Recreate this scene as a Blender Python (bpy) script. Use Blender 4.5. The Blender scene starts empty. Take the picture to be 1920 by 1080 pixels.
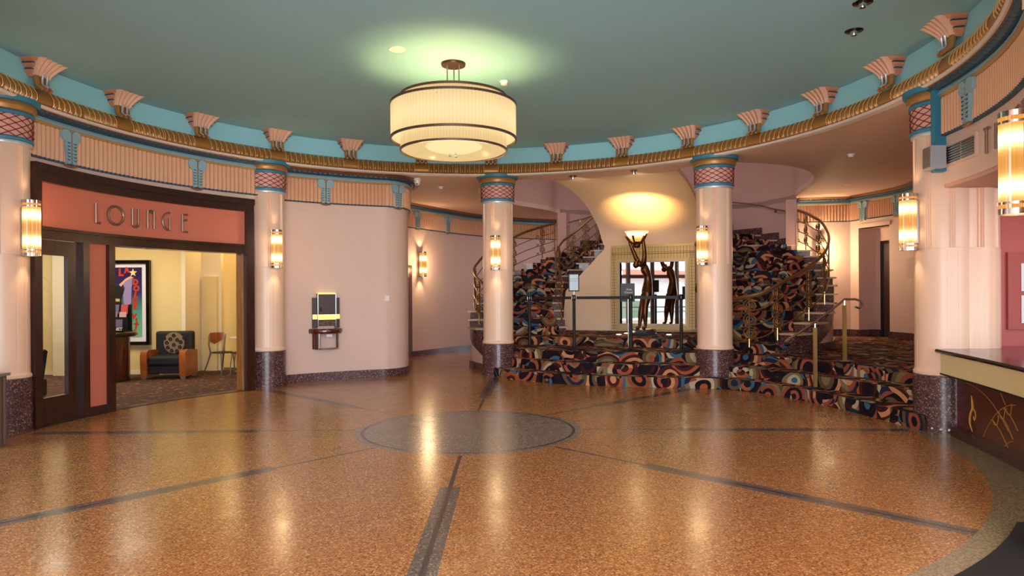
import bpy, bmesh, math, random
from mathutils import Vector, Matrix
from mathutils.geometry import delaunay_2d_cdt
random.seed(7)
sc = bpy.context.scene
COL = sc.collection
PI = math.pi
R = math.radians

# ------------------------------------------------------------------ camera, world, light, exposure
cam_d = bpy.data.cameras.new('camera')
cam = bpy.data.objects.new('camera', cam_d); COL.objects.link(cam); sc.camera = cam
cam_d.sensor_width = 36.0
cam_d.lens = 36.0 * 1290.0 / 1920.0
cam_d.shift_y = 14.0 / 1920.0
cam_d.clip_start = 0.05; cam_d.clip_end = 300
EYE = 1.6
cam.matrix_world = Matrix.Translation((0, 0, EYE)) @ Matrix.Rotation(R(90), 4, 'X') @ Matrix.Rotation(-0.006, 4, 'Z')

w = bpy.data.worlds.new('sky'); sc.world = w; w.use_nodes = True
bg = w.node_tree.nodes['Background']; bg.inputs[0].default_value = (0.80, 0.90, 1.0, 1); bg.inputs[1].default_value = 4.0
vs = sc.view_settings
vs.view_transform = 'Standard'; vs.look = 'None'; vs.exposure = 0.42; vs.gamma = 1.0; vs.use_curve_mapping = False
sc.cycles.max_bounces = 9; sc.cycles.diffuse_bounces = 6; sc.cycles.glossy_bounces = 5
sc.cycles.transparent_max_bounces = 12; sc.cycles.caustics_reflective = False; sc.cycles.caustics_refractive = False
sc.cycles.sample_clamp_indirect = 3.0

CX, CY = -0.527, 8.255          # centre of the rotunda
def light(name, kind, loc, energy, color, size=0.1, size_y=None, rot=None, target=None, spot=None, blend=0.6, portal=False):
    d = bpy.data.lights.new(name, kind); d.energy = energy; d.color = color
    o = bpy.data.objects.new(name, d); COL.objects.link(o); o.location = loc
    if kind == 'AREA':
        d.size = size
        if size_y: d.shape = 'RECTANGLE'; d.size_y = size_y
        if portal: d.cycles.is_portal = True
    elif kind in ('POINT', 'SPOT'): d.shadow_soft_size = size
    if kind == 'SPOT': d.spot_size = R(spot or 60); d.spot_blend = blend
    if target is not None:
        v = Vector(target) - Vector(loc); o.rotation_euler = v.to_track_quat('-Z', 'Y').to_euler()
    elif rot: o.rotation_euler = rot
    return o
WARM = (1.0, 0.70, 0.38); CREAM = (1.0, 0.84, 0.62); DAY = (0.93, 0.95, 1.0)
def pol(r, deg, z=0.0): return Vector((CX + r * math.cos(R(deg)), CY + r * math.sin(R(deg)), z))
# daylight entering through the glazed street doors (curved front left) and the doors behind the camera
for a0 in (196, 207, 218, 229):
    p = pol(5.50, a0, 1.62); light('daylight_street_doors', 'AREA', p, 75, DAY, 1.1, 3.1, target=pol(0, 0, 1.62), portal=True)
light('daylight_entrance', 'AREA', (0.1, -1.45, 2.0), 560, DAY, 5.6, 3.2, target=(0, 6, 2.2))
# warm point lamp high above the stairwell, out of view
def loc2w(u, v, z=0.0):
    ca, sa = math.cos(R(65.4)), math.sin(R(65.4))
    return Vector((CX + u * sa + v * ca, CY - u * ca + v * sa, z))
light('stairwell_upper_lamp', 'POINT', loc2w(0, 11.3, 6.2), 22, (1, .82, .74), 1.2)
# lounge ceiling lamps
light('lounge_lamp', 'AREA', (-7.6, 12.4, 3.2), 60, (1, .84, .60), 1.6, 1.6, rot=(0, 0, 0))
light('lounge_lamp', 'AREA', (-10.2, 12.4, 3.2), 60, (1, .87, .68), 1.6, 1.6, rot=(0, 0, 0))
light('lounge_lamp', 'POINT', (-5.95, 14.9, 2.9), 14, (1, .74, .40), 0.3)
# booth lamp
light('booth_lamp', 'AREA', (6.3, 6.6, 2.7), 14, (1, .8, .7), 0.8, 0.8, rot=(0, 0, 0))

# ------------------------------------------------------------------ materials
def lin(c):
    if isinstance(c, str):
        c = c.lstrip('#'); c = [int(c[i:i + 2], 16) / 255 for i in (0, 2, 4)]
        c = [x / 12.92 if x <= 0.04045 else ((x + 0.055) / 1.055) ** 2.4 for x in c]
    return (c[0], c[1], c[2], 1.0)
MATS = {}
def mat(name, color, rough=0.55, metal=0.0, spec=0.5, bump=0.0, bscale=40, noise=0.0, nscale=8.0, coat=0.0, emit=None, estr=0.0):
    if name in MATS: return MATS[name]
    m = bpy.data.materials.new(name); m.use_nodes = True; nt = m.node_tree
    b = nt.nodes['Principled BSDF']; c = lin(color)
    b.inputs['Base Color'].default_value = c; b.inputs['Roughness'].default_value = rough
    b.inputs['Metallic'].default_value = metal; b.inputs['Specular IOR Level'].default_value = spec
    b.inputs['Coat Weight'].default_value = coat; b.inputs['Coat Roughness'].default_value = 0.08
    tc = nt.nodes.new('ShaderNodeTexCoord')
    n = nt.nodes.new('ShaderNodeTexNoise'); n.inputs['Scale'].default_value = nscale; n.inputs['Detail'].default_value = 5
    nt.links.new(tc.outputs['Object'], n.inputs['Vector'])
    if noise > 0:
        mx = nt.nodes.new('ShaderNodeMix'); mx.data_type = 'RGBA'
        mx.inputs[6].default_value = (c[0] * (1 - noise), c[1] * (1 - noise), c[2] * (1 - noise), 1)
        mx.inputs[7].default_value = (min(1, c[0] * (1 + noise)), min(1, c[1] * (1 + noise)), min(1, c[2] * (1 + noise)), 1)
        nt.links.new(n.outputs[0], mx.inputs[0]); nt.links.new(mx.outputs[2], b.inputs['Base Color'])
    if bump > 0:
        n2 = nt.nodes.new('ShaderNodeTexNoise'); n2.inputs['Scale'].default_value = bscale; n2.inputs['Detail'].default_value = 3
        nt.links.new(tc.outputs['Object'], n2.inputs['Vector'])
        bp = nt.nodes.new('ShaderNodeBump'); bp.inputs['Strength'].default_value = bump; bp.inputs['Distance'].default_value = 0.01
        nt.links.new(n2.outputs[0], bp.inputs['Height']); nt.links.new(bp.outputs[0], b.inputs['Normal'])
    if emit:
        b.inputs['Emission Color'].default_value = lin(emit); b.inputs['Emission Strength'].default_value = estr
    MATS[name] = m; return m
def N(nt, typ, **kw):
    n = nt.nodes.new(typ)
    for k, v in kw.items(): setattr(n, k, v)
    return n
def mth(nt, op, a, b=None, c=None, clamp=False):
    n = nt.nodes.new('ShaderNodeMath'); n.operation = op; n.use_clamp = clamp
    for i, x in enumerate((a, b, c)):
        if x is None: continue
        if isinstance(x, (int, float)): n.inputs[i].default_value = x
        else: nt.links.new(x, n.inputs[i])
    return n.outputs[0]
def ramp(nt, fac, stops, mode='CONSTANT'):
    r = nt.nodes.new('ShaderNodeValToRGB'); r.color_ramp.interpolation = mode
    e = r.color_ramp.elements
    while len(e) < len(stops): e.new(0.5)
    for i, (p, c) in enumerate(stops): e[i].position = p; e[i].color = lin(c)
    nt.links.new(fac, r.inputs[0]); return r.outputs[0]
def mixc(nt, fac, a, b):
    mx = nt.nodes.new('ShaderNodeMix'); mx.data_type = 'RGBA'
    if isinstance(fac, (int, float)): mx.inputs[0].default_value = fac
    else: nt.links.new(fac, mx.inputs[0])
    for i, x in ((6, a), (7, b)):
        if isinstance(x, (str, tuple, list)): mx.inputs[i].default_value = lin(x)
        else: nt.links.new(x, mx.inputs[i])
    return mx.outputs[2]

def mat_terrazzo():
    m = bpy.data.materials.new('terrazzo'); m.use_nodes = True; nt = m.node_tree; b = nt.nodes['Principled BSDF']
    tc = N(nt, 'ShaderNodeTexCoord'); sep = N(nt, 'ShaderNodeSeparateXYZ'); nt.links.new(tc.outputs['Object'], sep.inputs[0])
    X = mth(nt, 'SUBTRACT', sep.outputs[0], CX); Y = mth(nt, 'SUBTRACT', sep.outputs[1], CY)
    rr = mth(nt, 'SQRT', mth(nt, 'ADD', mth(nt, 'MULTIPLY', X, X), mth(nt, 'MULTIPLY', Y, Y)))
    v = N(nt, 'ShaderNodeTexVoronoi'); v.inputs['Scale'].default_value = 95; nt.links.new(tc.outputs['Object'], v.inputs['Vector'])
    sp = N(nt, 'ShaderNodeSeparateColor'); nt.links.new(v.outputs['Color'], sp.inputs[0])
    chips = ramp(nt, sp.outputs[0], [(0, '#6a4022'), (.14, '#936238'), (.34, '#a3713e'), (.56, '#8e5c2e'), (.76, '#b28654'), (.90, '#c8a070'), (.965, '#4c301a')])
    nz = N(nt, 'ShaderNodeTexNoise'); nz.inputs['Scale'].default_value = 0.9; nt.links.new(tc.outputs['Object'], nz.inputs['Vector'])
    chips = mixc(nt, mth(nt, 'MULTIPLY', nz.outputs[0], 0.35), chips, '#a86a38')
    grey = ramp(nt, sp.outputs[1], [(0, '#625a54'), (.3, '#7f746a'), (.7, '#6c635b'), (.93, '#a89a8a')])
    dark = ramp(nt, sp.outputs[2], [(0, '#1f1c26'), (.5, '#2b2730'), (.94, '#4c464c')])
    def lt(a, t): return mth(nt, 'LESS_THAN', a, t)
    def gt(a, t): return mth(nt, 'GREATER_THAN', a, t)
    wide = None; thin = None
    for deg in (-2.3, 43.6, 88, 136, 181, 227, 270, 314.5):
        c, s = math.cos(R(deg)), math.sin(R(deg))
        al = mth(nt, 'ADD', mth(nt, 'MULTIPLY', X, c), mth(nt, 'MULTIPLY', Y, s))
        pe = mth(nt, 'ABSOLUTE', mth(nt, 'SUBTRACT', mth(nt, 'MULTIPLY', X, s), mth(nt, 'MULTIPLY', Y, c)))
        w_ = mth(nt, 'MULTIPLY', lt(pe, .088), gt(al, 2.5)); t_ = mth(nt, 'MULTIPLY', lt(pe, .018), gt(al, 1.36))
        wide = w_ if wide is None else mth(nt, 'MAXIMUM', wide, w_)
        thin = t_ if thin is None else mth(nt, 'MAXIMUM', thin, t_)
    ins = lt(rr, 5.15)
    wide = mth(nt, 'MULTIPLY', wide, ins); thin = mth(nt, 'MULTIPLY', thin, ins)
    med = lt(rr, 1.345)
    mring = mth(nt, 'MULTIPLY', gt(rr, 1.235), lt(rr, 1.27))
    border = mth(nt, 'MULTIPLY', mth(nt, 'MULTIPLY', gt(rr, 5.15), lt(rr, 5.6)), mth(nt, 'MULTIPLY', gt(X, 0.5), lt(Y, 0.15)))
    edge = mth(nt, 'MULTIPLY', mth(nt, 'MULTIPLY', gt(rr, 5.27), lt(rr, 5.30)), lt(X, 0.0))
    sgrey = ramp(nt, sp.outputs[1], [(0, '#46403e'), (.3, '#605751'), (.7, '#504843'), (.93, '#8a7d70')])
    col = mixc(nt, wide, chips, sgrey); col = mixc(nt, med, col, grey)
    col = mixc(nt, border, col, ramp(nt, sp.outputs[1], [(0, '#6b634e'), (.4, '#8c8064'), (.8, '#7a7056')]))
    lm = mth(nt, 'MAXIMUM', mth(nt, 'MAXIMUM', thin, mring), edge)
    col = mixc(nt, lm, col, dark)
    nt.links.new(col, b.inputs['Base Color'])
    b.inputs['Roughness'].default_value = 0.24; b.inputs['Specular IOR Level'].default_value = 0.6
    n2 = N(nt, 'ShaderNodeTexNoise'); n2.inputs['Scale'].default_value = 3.0; nt.links.new(tc.outputs['Object'], n2.inputs['Vector'])
    nt.links.new(mth(nt, 'MULTIPLY_ADD', n2.outputs[0], 0.16, 0.13), b.inputs['Roughness'])
    bp = N(nt, 'ShaderNodeBump'); bp.inputs['Strength'].default_value = 0.02; bp.inputs['Distance'].default_value = .004
    nt.links.new(sp.outputs[0], bp.inputs['Height']); nt.links.new(bp.outputs[0], b.inputs['Normal'])
    return m
def mat_granite():
    m = bpy.data.materials.new('purple_granite'); m.use_nodes = True; nt = m.node_tree; b = nt.nodes['Principled BSDF']
    tc = N(nt, 'ShaderNodeTexCoord')
    v = N(nt, 'ShaderNodeTexVoronoi'); v.inputs['Scale'].default_value = 85; nt.links.new(tc.outputs['Object'], v.inputs['Vector'])
    sp = N(nt, 'ShaderNodeSeparateColor'); nt.links.new(v.outputs['Color'], sp.inputs[0])
    c = ramp(nt, sp.outputs[0], [(0, '#3a2426'), (.3, '#56393a'), (.6, '#6b4a48'), (.82, '#472d30'), (.92, '#9a8280')])
    nt.links.new(c, b.inputs['Base Color']); b.inputs['Roughness'].default_value = 0.22
    return m
CARPET_COL = ['#14121a', '#441c18', '#a8583c', '#1a2c40', '#857050', '#26131c', '#cc9069', '#17151f', '#3d6780', '#65503a', '#1a1a26', '#4c211a', '#964e38', '#c0ab8c']
def mat_carpet(name, dim=1.0, scale=2.6):
    # art deco rings: every cell holds rings about its own centre, each ring with a colour of its own
    m = bpy.data.materials.new(name); m.use_nodes = True; nt = m.node_tree; b = nt.nodes['Principled BSDF']
    uv = N(nt, 'ShaderNodeUVMap')
    sep = N(nt, 'ShaderNodeSeparateXYZ'); nt.links.new(uv.outputs[0], sep.inputs[0])
    wn = N(nt, 'ShaderNodeTexNoise'); wn.inputs['Scale'].default_value = 1.6; wn.inputs['Detail'].default_value = 0
    nt.links.new(uv.outputs[0], wn.inputs['Vector'])
    off = N(nt, 'ShaderNodeVectorMath'); off.operation = 'MULTIPLY_ADD'
    nt.links.new(wn.outputs['Color'], off.inputs[0]); off.inputs[1].default_value = (.30, .30, 0); nt.links.new(uv.outputs[0], off.inputs[2])
    v = N(nt, 'ShaderNodeTexVoronoi'); v.voronoi_dimensions = '2D'; v.inputs['Scale'].default_value = scale; v.inputs['Randomness'].default_value = .85
    nt.links.new(off.outputs[0], v.inputs['Vector'])
    v2 = N(nt, 'ShaderNodeTexVoronoi'); v2.voronoi_dimensions = '2D'; v2.inputs['Scale'].default_value = scale * 2.3
    nt.links.new(off.outputs[0], v2.inputs['Vector'])
    s1 = N(nt, 'ShaderNodeSeparateColor'); nt.links.new(v.outputs['Color'], s1.inputs[0])
    s2 = N(nt, 'ShaderNodeSeparateColor'); nt.links.new(v2.outputs['Color'], s2.inputs[0])
    ring = mth(nt, 'FLOOR', mth(nt, 'MULTIPLY', v.outputs['Distance'], 7.5))
    h = mth(nt, 'FRACT', mth(nt, 'ADD', mth(nt, 'MULTIPLY', ring, 0.381), mth(nt, 'MULTIPLY', s1.outputs[0], 5.3)))
    patch = mth(nt, 'GREATER_THAN', s2.outputs[1], 0.60)
    h2 = mth(nt, 'FRACT', mth(nt, 'ADD', h, mth(nt, 'MULTIPLY', s2.outputs[0], patch)))
    n = len(CARPET_COL)
    c = ramp(nt, h2, [(i / n, CARPET_COL[i]) for i in range(n)])
    fz = N(nt, 'ShaderNodeTexNoise'); fz.inputs['Scale'].default_value = 160; nt.links.new(uv.outputs[0], fz.inputs['Vector'])
    c = mixc(nt, mth(nt, 'MULTIPLY', fz.outputs[0], 0.35), c, '#2a1c18')
    nt.links.new(c, b.inputs['Base Color']); b.inputs['Roughness'].default_value = 0.95; b.inputs['Specular IOR Level'].default_value = 0.1
    return m
def mat_wood(name, c1, c2, rough=0.3, scale=(1, 1, 9), coat=.3):
    m = bpy.data.materials.new(name); m.use_nodes = True; nt = m.node_tree; b = nt.nodes['Principled BSDF']
    tc = N(nt, 'ShaderNodeTexCoord'); mp = N(nt, 'ShaderNodeMapping'); mp.inputs['Scale'].default_value = (scale[2], scale[2], scale[0])
    nt.links.new(tc.outputs['Object'], mp.inputs[0])
    n = N(nt, 'ShaderNodeTexNoise'); n.inputs['Scale'].default_value = 3; n.inputs['Detail'].default_value = 6; nt.links.new(mp.outputs[0], n.inputs['Vector'])
    nt.links.new(ramp(nt, n.outputs[0], [(.3, c1), (.7, c2)], 'LINEAR'), b.inputs['Base Color'])
    b.inputs['Roughness'].default_value = rough; b.inputs['Coat Weight'].default_value = coat; b.inputs['Coat Roughness'].default_value = .15
    return m
def mat_lampglass(name, color, hot, half, spots, base=1.2, ribs=0.0):
    # light given off by a ribbed glass shade with bulbs at the heights in spots (object z)
    m = bpy.data.materials.new(name); m.use_nodes = True; nt = m.node_tree
    for n_ in list(nt.nodes):
        if n_.type != 'OUTPUT_MATERIAL': nt.nodes.remove(n_)
    out = [n_ for n_ in nt.nodes if n_.type == 'OUTPUT_MATERIAL'][0]
    tc = N(nt, 'ShaderNodeTexCoord'); sep = N(nt, 'ShaderNodeSeparateXYZ'); nt.links.new(tc.outputs['Object'], sep.inputs[0])
    tot = None
    for s in spots:
        d = mth(nt, 'DIVIDE', mth(nt, 'SUBTRACT', sep.outputs[2], s), half)
        g = mth(nt, 'POWER', 2.718, mth(nt, 'MULTIPLY', mth(nt, 'MULTIPLY', d, d), -1))
        tot = g if tot is None else mth(nt, 'ADD', tot, g)
    em = N(nt, 'ShaderNodeEmission')
    nt.links.new(mixc(nt, mth(nt, 'MULTIPLY', tot, 0.9, clamp=True), color, '#ffe2a8'), em.inputs[0])
    st = mth(nt, 'MULTIPLY_ADD', tot, hot, base)
    if ribs:
        at = mth(nt, 'ARCTAN2', sep.outputs[1], sep.outputs[0])
        wv = mth(nt, 'MULTIPLY_ADD', mth(nt, 'SINE', mth(nt, 'MULTIPLY', at, ribs)), 0.05, 0.97)
        st = mth(nt, 'MULTIPLY', st, wv)
    nt.links.new(st, em.inputs[1])
    gl = N(nt, 'ShaderNodeBsdfGlossy'); gl.inputs['Roughness'].default_value = .15; gl.inputs[0].default_value = (.04, .04, .04, 1)
    ad = N(nt, 'ShaderNodeAddShader'); nt.links.new(em.outputs[0], ad.inputs[0]); nt.links.new(gl.outputs[0], ad.inputs[1])
    nt.links.new(ad.outputs[0], out.inputs[0]); return m
def mat_glass(name, tint=(.96, .98, 1), refl=0.10):
    m = bpy.data.materials.new(name); m.use_nodes = True; nt = m.node_tree
    nt.nodes.remove(nt.nodes['Principled BSDF']); out = nt.nodes['Material Output']
    t = N(nt, 'ShaderNodeBsdfTransparent'); t.inputs[0].default_value = (*tint, 1)
    g = N(nt, 'ShaderNodeBsdfGlossy'); g.inputs['Roughness'].default_value = .02
    mx = N(nt, 'ShaderNodeMixShader'); mx.inputs[0].default_value = refl
    nt.links.new(t.outputs[0], mx.inputs[1]); nt.links.new(g.outputs[0], mx.inputs[2]); nt.links.new(mx.outputs[0], out.inputs[0]); return m

M = {}
M['terrazzo'] = mat_terrazzo(); M['granite'] = mat_granite()
M['carpet'] = mat_carpet('deco_carpet', scale=2.15)
M['wood'] = mat_wood('dark_walnut', '#1c0b07', '#3d1a10', .3)
M['woodred'] = mat_wood('red_mahogany', '#35120c', '#5c2214', .22, coat=.6)
M['cherry'] = mat_wood('cherry_wood', '#8a431c', '#b4632c', .35)
M['jamb'] = mat_wood('tan_oak', '#8a5528', '#b07a44', .4)
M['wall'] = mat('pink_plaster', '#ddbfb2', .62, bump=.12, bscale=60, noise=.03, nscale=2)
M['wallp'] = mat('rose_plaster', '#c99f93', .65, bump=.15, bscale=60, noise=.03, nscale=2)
M['salmon'] = mat('salmon_panel', '#c9715b', .6, bump=.15, bscale=70)
M['rose'] = mat('deep_rose_wall', '#b8605c', .6, bump=.1)
M['soffit'] = mat('soffit_pink', '#dab8a8', .7, bump=.1, bscale=30)
M['cream'] = mat('cream_plaster', '#f0d3b4', .6, noise=.02)
M['green'] = mat('ceiling_sage_teal', '#8dbcc8', .75, bump=.1, bscale=8, noise=.05, nscale=.7)
M['turq'] = mat('turquoise_paint', '#92d0dc', .6, bump=.06)
M['blue'] = mat('deep_blue_paint', '#2f7fa0', .45)
M['ltblue'] = mat('light_blue_paint', '#8db2bf', .5)
M['dkblue'] = mat('navy_blue_paint', '#22465c', .5)
M['gold'] = mat('antique_gold', '#a87a42', .38, metal=.35, noise=.25, nscale=30)
M['goldhi'] = mat('bright_gold', '#d8a45c', .35, metal=.6)
M['brass'] = mat('polished_brass', '#cbb070', .28, metal=.75)
M['bronze'] = mat('aged_bronze', '#5a3a20', .34, metal=.85, noise=.25, nscale=12)
M['railb'] = mat('bronze_railing', '#8c6840', .34, metal=.65, noise=.15)
M['peach'] = mat('column_peach', '#ecc9b0', .34, spec=.5, noise=.02, nscale=3)
M['peachd'] = mat('column_groove', '#c08f72', .5)
M['fan'] = mat('fan_peach', '#dfb49c', .55, noise=.06, nscale=20)
M['leaf'] = mat('leaf_orange', '#cf8c68', .55, noise=.08, nscale=20)
M['frieze'] = mat('frieze_peach', '#dcab88', .55, noise=.04, nscale=10)
M['tan'] = mat('tan_gold_band', '#a98650', .5)
M['net'] = mat('capital_pink', '#dda596', .5)
M['netline'] = mat('net_maroon', '#7a2b2c', .5)
M['chrome'] = mat('chrome', '#c8c8cc', .12, metal=1.0)
M['steel'] = mat('brushed_steel', '#a8a29a', .35, metal=.9)
M['white'] = mat('white_plastic', '#e8e4e0', .4)
M['whitep'] = mat('white_paper', '#e6e6ee', .7)
M['silver'] = mat('silver_paint', '#b9c2cc', .35, metal=.4)
M['black'] = mat('matte_black', '#060607', .6)
M['blackgloss'] = mat('black_gloss', '#0a0a0c', .15)
M['yellow'] = mat('lounge_yellow_wall', '#e6cf92', .7, noise=.02)
M['yellow2'] = mat('lounge_cream_trim', '#efe3c4', .6)
M['trav'] = mat('travertine_slab', '#cdb092', .35, noise=.1, nscale=14)
M['marble'] = mat('dark_veined_marble', '#3c3c48', .15, noise=.6, nscale=9)
M['ribgold'] = mat('mirror_frame_gold', '#c8ae78', .4, metal=.4, noise=.15, nscale=25)
M['frameline'] = mat('frame_groove', '#7c6536', .5, metal=.3)
M['mirror'] = mat('mirror_glass', '#e8e8e8', .015, metal=1.0)
M['glass'] = mat_glass('pane_glass'); M['lglass'] = mat_glass('door_glass', refl=.07)
M['letter'] = mat('letter_bronze_grey', '#8a6a58', .4, metal=.5)
M['maroon'] = mat('dark_maroon_stone', '#3b2320', .2)
M['matb'] = mat('black_door_mat', '#0c0c0c', .9, bump=.4)
M['leather'] = mat('black_velvet', '#141216', .7, bump=.1)
M['medal'] = mat('olive_taupe_fabric', '#7a6448', .7)
M['brownrib'] = mat('brown_ribbed_metal', '#6b564a', .45, metal=.3)
M['lampshade'] = mat_lampglass('chandelier_glass', '#ffd28a', .26, .28, (0.0,), base=.56, ribs=110)
M['lampdisc'] = mat_lampglass('chandelier_diffuser', '#ffd690', .18, .3, (0.0,), base=.58)
M['sconce'] = mat_lampglass('sconce_glass', '#ffac4e', 2.0, .06, (-.155, .155), base=.62, ribs=26)
M['bowl'] = mat_lampglass('amber_bowl_glass', '#ffae38', 1.5, .07, (0.03,), base=.9)
M['spot'] = mat('lit_bulb', '#ffffff', .3, emit='#fff2dc', estr=5)
M['floorlamp'] = mat('lit_floor_lens', '#ffffff', .3, emit='#ffe9c0', estr=3)
def mat_speck():
    m = bpy.data.materials.new('lounge_carpet'); m.use_nodes = True; nt = m.node_tree; b = nt.nodes['Principled BSDF']
    tc = N(nt, 'ShaderNodeTexCoord'); v = N(nt, 'ShaderNodeTexVoronoi'); v.inputs['Scale'].default_value = 22
    nt.links.new(tc.outputs['Object'], v.inputs['Vector']); sp = N(nt, 'ShaderNodeSeparateColor'); nt.links.new(v.outputs['Color'], sp.inputs[0])
    nt.links.new(ramp(nt, sp.outputs[0], [(0, '#4a2c22'), (.4, '#5c3a2c'), (.7, '#3c2420'), (.9, '#8a6444')]), b.inputs['Base Color'])
    b.inputs['Roughness'].default_value = .95; return m
M['lcarpet'] = mat_speck()

# ------------------------------------------------------------------ mesh building helpers
class MB:
    def __init__(s): s.v = []; s.f = []; s.uv = []; s.sm = []
    def add(s, vs, fs, uvs=None, smooth=False):
        o = len(s.v); s.v += [tuple(x) for x in vs]
        for i, f in enumerate(fs):
            s.f.append([o + j for j in f]); s.uv.append(uvs[i] if uvs else None); s.sm.append(smooth)
        return s
    def box(s, c, d, rot=0.0, mtx=None):
        x, y, z = d[0] / 2, d[1] / 2, d[2] / 2
        vs = [Vector(p) for p in ((-x, -y, -z), (x, -y, -z), (x, y, -z), (-x, y, -z), (-x, -y, z), (x, -y, z), (x, y, z), (-x, y, z))]
        m_ = mtx or Matrix.Rotation(rot, 3, 'Z')
        vs = [m_ @ p + Vector(c) for p in vs]
        return s.add(vs, [(0, 3, 2, 1), (4, 5, 6, 7), (0, 1, 5, 4), (1, 2, 6, 5), (2, 3, 7, 6), (3, 0, 4, 7)])
    def bx(s, x0, x1, y0, y1, z0, z1): return s.box(((x0 + x1) / 2, (y0 + y1) / 2, (z0 + z1) / 2), (x1 - x0, y1 - y0, z1 - z0))
    def tube(s, pts, r, n=8, closed=False, flat=None):
        pts = [Vector(p) for p in pts]; k = len(pts); rs = r if isinstance(r, (list, tuple)) else [r] * k
        rings = []; up = Vector((0, 0, 1)); prev = None
        for i, p in enumerate(pts):
            if closed: t = pts[(i + 1) % k] - pts[i - 1]
            else: t = pts[min(i + 1, k - 1)] - pts[max(i - 1, 0)]
            t = t.normalized() if t.length > 1e-9 else Vector((0, 0, 1))
            if prev is None:
                a = up if abs(t.dot(up)) < .95 else Vector((1, 0, 0)); nx = t.cross(a).normalized()
            else:
                nx = prev - t * prev.dot(t); nx = nx.normalized() if nx.length > 1e-6 else t.orthogonal().normalized()
            prev = nx; ny = t.cross(nx)
            rings.append([p + (nx * math.cos(2 * PI * j / n) + ny * math.sin(2 * PI * j / n)) * rs[i] for j in range(n)])
        vs = [q for rg in rings for q in rg]; fs = []
        m_ = k if closed else k - 1
        for i in range(m_):
            for j in range(n):
                a, b = i * n + j, i * n + (j + 1) % n; c, d = ((i + 1) % k) * n + (j + 1) % n, ((i + 1) % k) * n + j
                fs.append((a, b, c, d))
        if not closed: fs.append(tuple(range(n))[::-1]); fs.append(tuple((k - 1) * n + j for j in range(n)))
        return s.add(vs, fs, smooth=True)
    def lathe(s, prof, c=(0, 0, 0), n=32, a0=0.0, a1=360.0, closed=False, rmod=None, caps=True, mtx=None):
        full = abs(a1 - a0 - 360) < 1e-6; m_ = n if full else n + 1; vs = []; fs = []
        for i in range(m_):
            a = R(a0 + (a1 - a0) * i / n)
            for (r, z) in prof:
                rr = r + (rmod(math.degrees(a), z) if rmod else 0)
                q = Vector((rr * math.cos(a), rr * math.sin(a), z))
                if mtx: q = mtx @ q
                vs.append(q + Vector(c))
        k = len(prof); kk = k if closed else k - 1
        for i in range(n):
            for j in range(kk):
                a, b = i * k + j, i * k + (j + 1) % k; c2, d = ((i + 1) % m_) * k + (j + 1) % k, ((i + 1) % m_) * k + j
                fs.append((a, d, c2, b))
        if not full and closed: fs.append(tuple(range(k))); fs.append(tuple(n * k + j for j in range(k))[::-1])
        if full and not closed and caps:
            if prof[0][0] > 1e-5: fs.append(tuple(i * k for i in range(n))[::-1])
            if prof[-1][0] > 1e-5: fs.append(tuple(i * k + k - 1 for i in range(n)))
        return s.add(vs, fs, smooth=True)
    def prism(s, poly, z0, z1, uvscale=1.0, holes=()):
        # extruded 2-D polygon (with optional holes), uv: top = xy, sides = running length and height
        loops = [poly] + list(holes); pts = []; edges = []; 
        for lp in loops:
            o = len(pts); n = len(lp); pts += [Vector((p[0], p[1])) for p in lp]; edges += [(o + i, o + (i + 1) % n) for i in range(n)]
        r = delaunay_2d_cdt(pts, edges, [], 0, 1e-6); vv, tris = r[0], r[2]
        def inside(q, lp):
            c = False; n = len(lp)
            for i in range(n):
                a, b = lp[i], lp[(i + 1) % n]
                if (a[1] > q[1]) != (b[1] > q[1]) and q[0] < (b[0] - a[0]) * (q[1] - a[1]) / (b[1] - a[1]) + a[0]: c = not c
            return c
        for t in tris:
            q = sum((vv[i] for i in t), Vector((0, 0))) / len(t)
            if inside(q, poly) and not any(inside(q, h) for h in holes):
                a = [vv[i] for i in t]
                if (a[1] - a[0]).cross(a[2] - a[0]) < 0: a = a[::-1]
                for z, fl in ((z1, False), (z0, True)):
                    b = a[::-1] if fl else a
                    s.add([(p.x, p.y, z) for p in b], [(0, 1, 2)], [[(p.x * uvscale, p.y * uvscale) for p in b]])
        for lp in loops:
            L = 0; n = len(lp)
            for i in range(n):
                a, b = lp[i], lp[(i + 1) % n]; d = math.hypot(b[0] - a[0], b[1] - a[1])
                s.add([(a[0], a[1], z0), (b[0], b[1], z0), (b[0], b[1], z1), (a[0], a[1], z1)], [(0, 1, 2, 3)],
                      [[(L, z0 + 7.3 * z1), (L + d, z0 + 7.3 * z1), (L + d, z1 * 8.3), (L, z1 * 8.3)]]); L += d
        return s
    def sweep(s, path, prof, closed_prof=True, side=1, mod=None, smooth=False, caps=True):
        # path: 2-D points; prof: (offset to the side, z); mod(s_len, off, z) -> extra offset
        P = [Vector((p[0], p[1])) for p in path]; n = len(P); k = len(prof); vs = []; L = 0; Ls = []
        for i in range(n):
            t = (P[min(i + 1, n - 1)] - P[max(i - 1, 0)]).normalized(); nr = Vector((-t.y, t.x)) * side
            if i: L += (P[i] - P[i - 1]).length
            Ls.append(L)
            if 0 < i < n - 1:
                t1 = (P[i] - P[i - 1]).normalized(); cs = max(.5, t1.dot(t)); 
            else: cs = 1
            for (o, z) in prof:
                oo = o / cs + (mod(L, o, z) if mod else 0); q = P[i] + nr * oo; vs.append((q.x, q.y, z))
        pl = [0]
        for j in range(1, k + 1): pl.append(pl[-1] + math.hypot(prof[j % k][0] - prof[j - 1][0], prof[j % k][1] - prof[j - 1][1]))
        fs = []; uv = []; kk = k if closed_prof else k - 1
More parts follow.
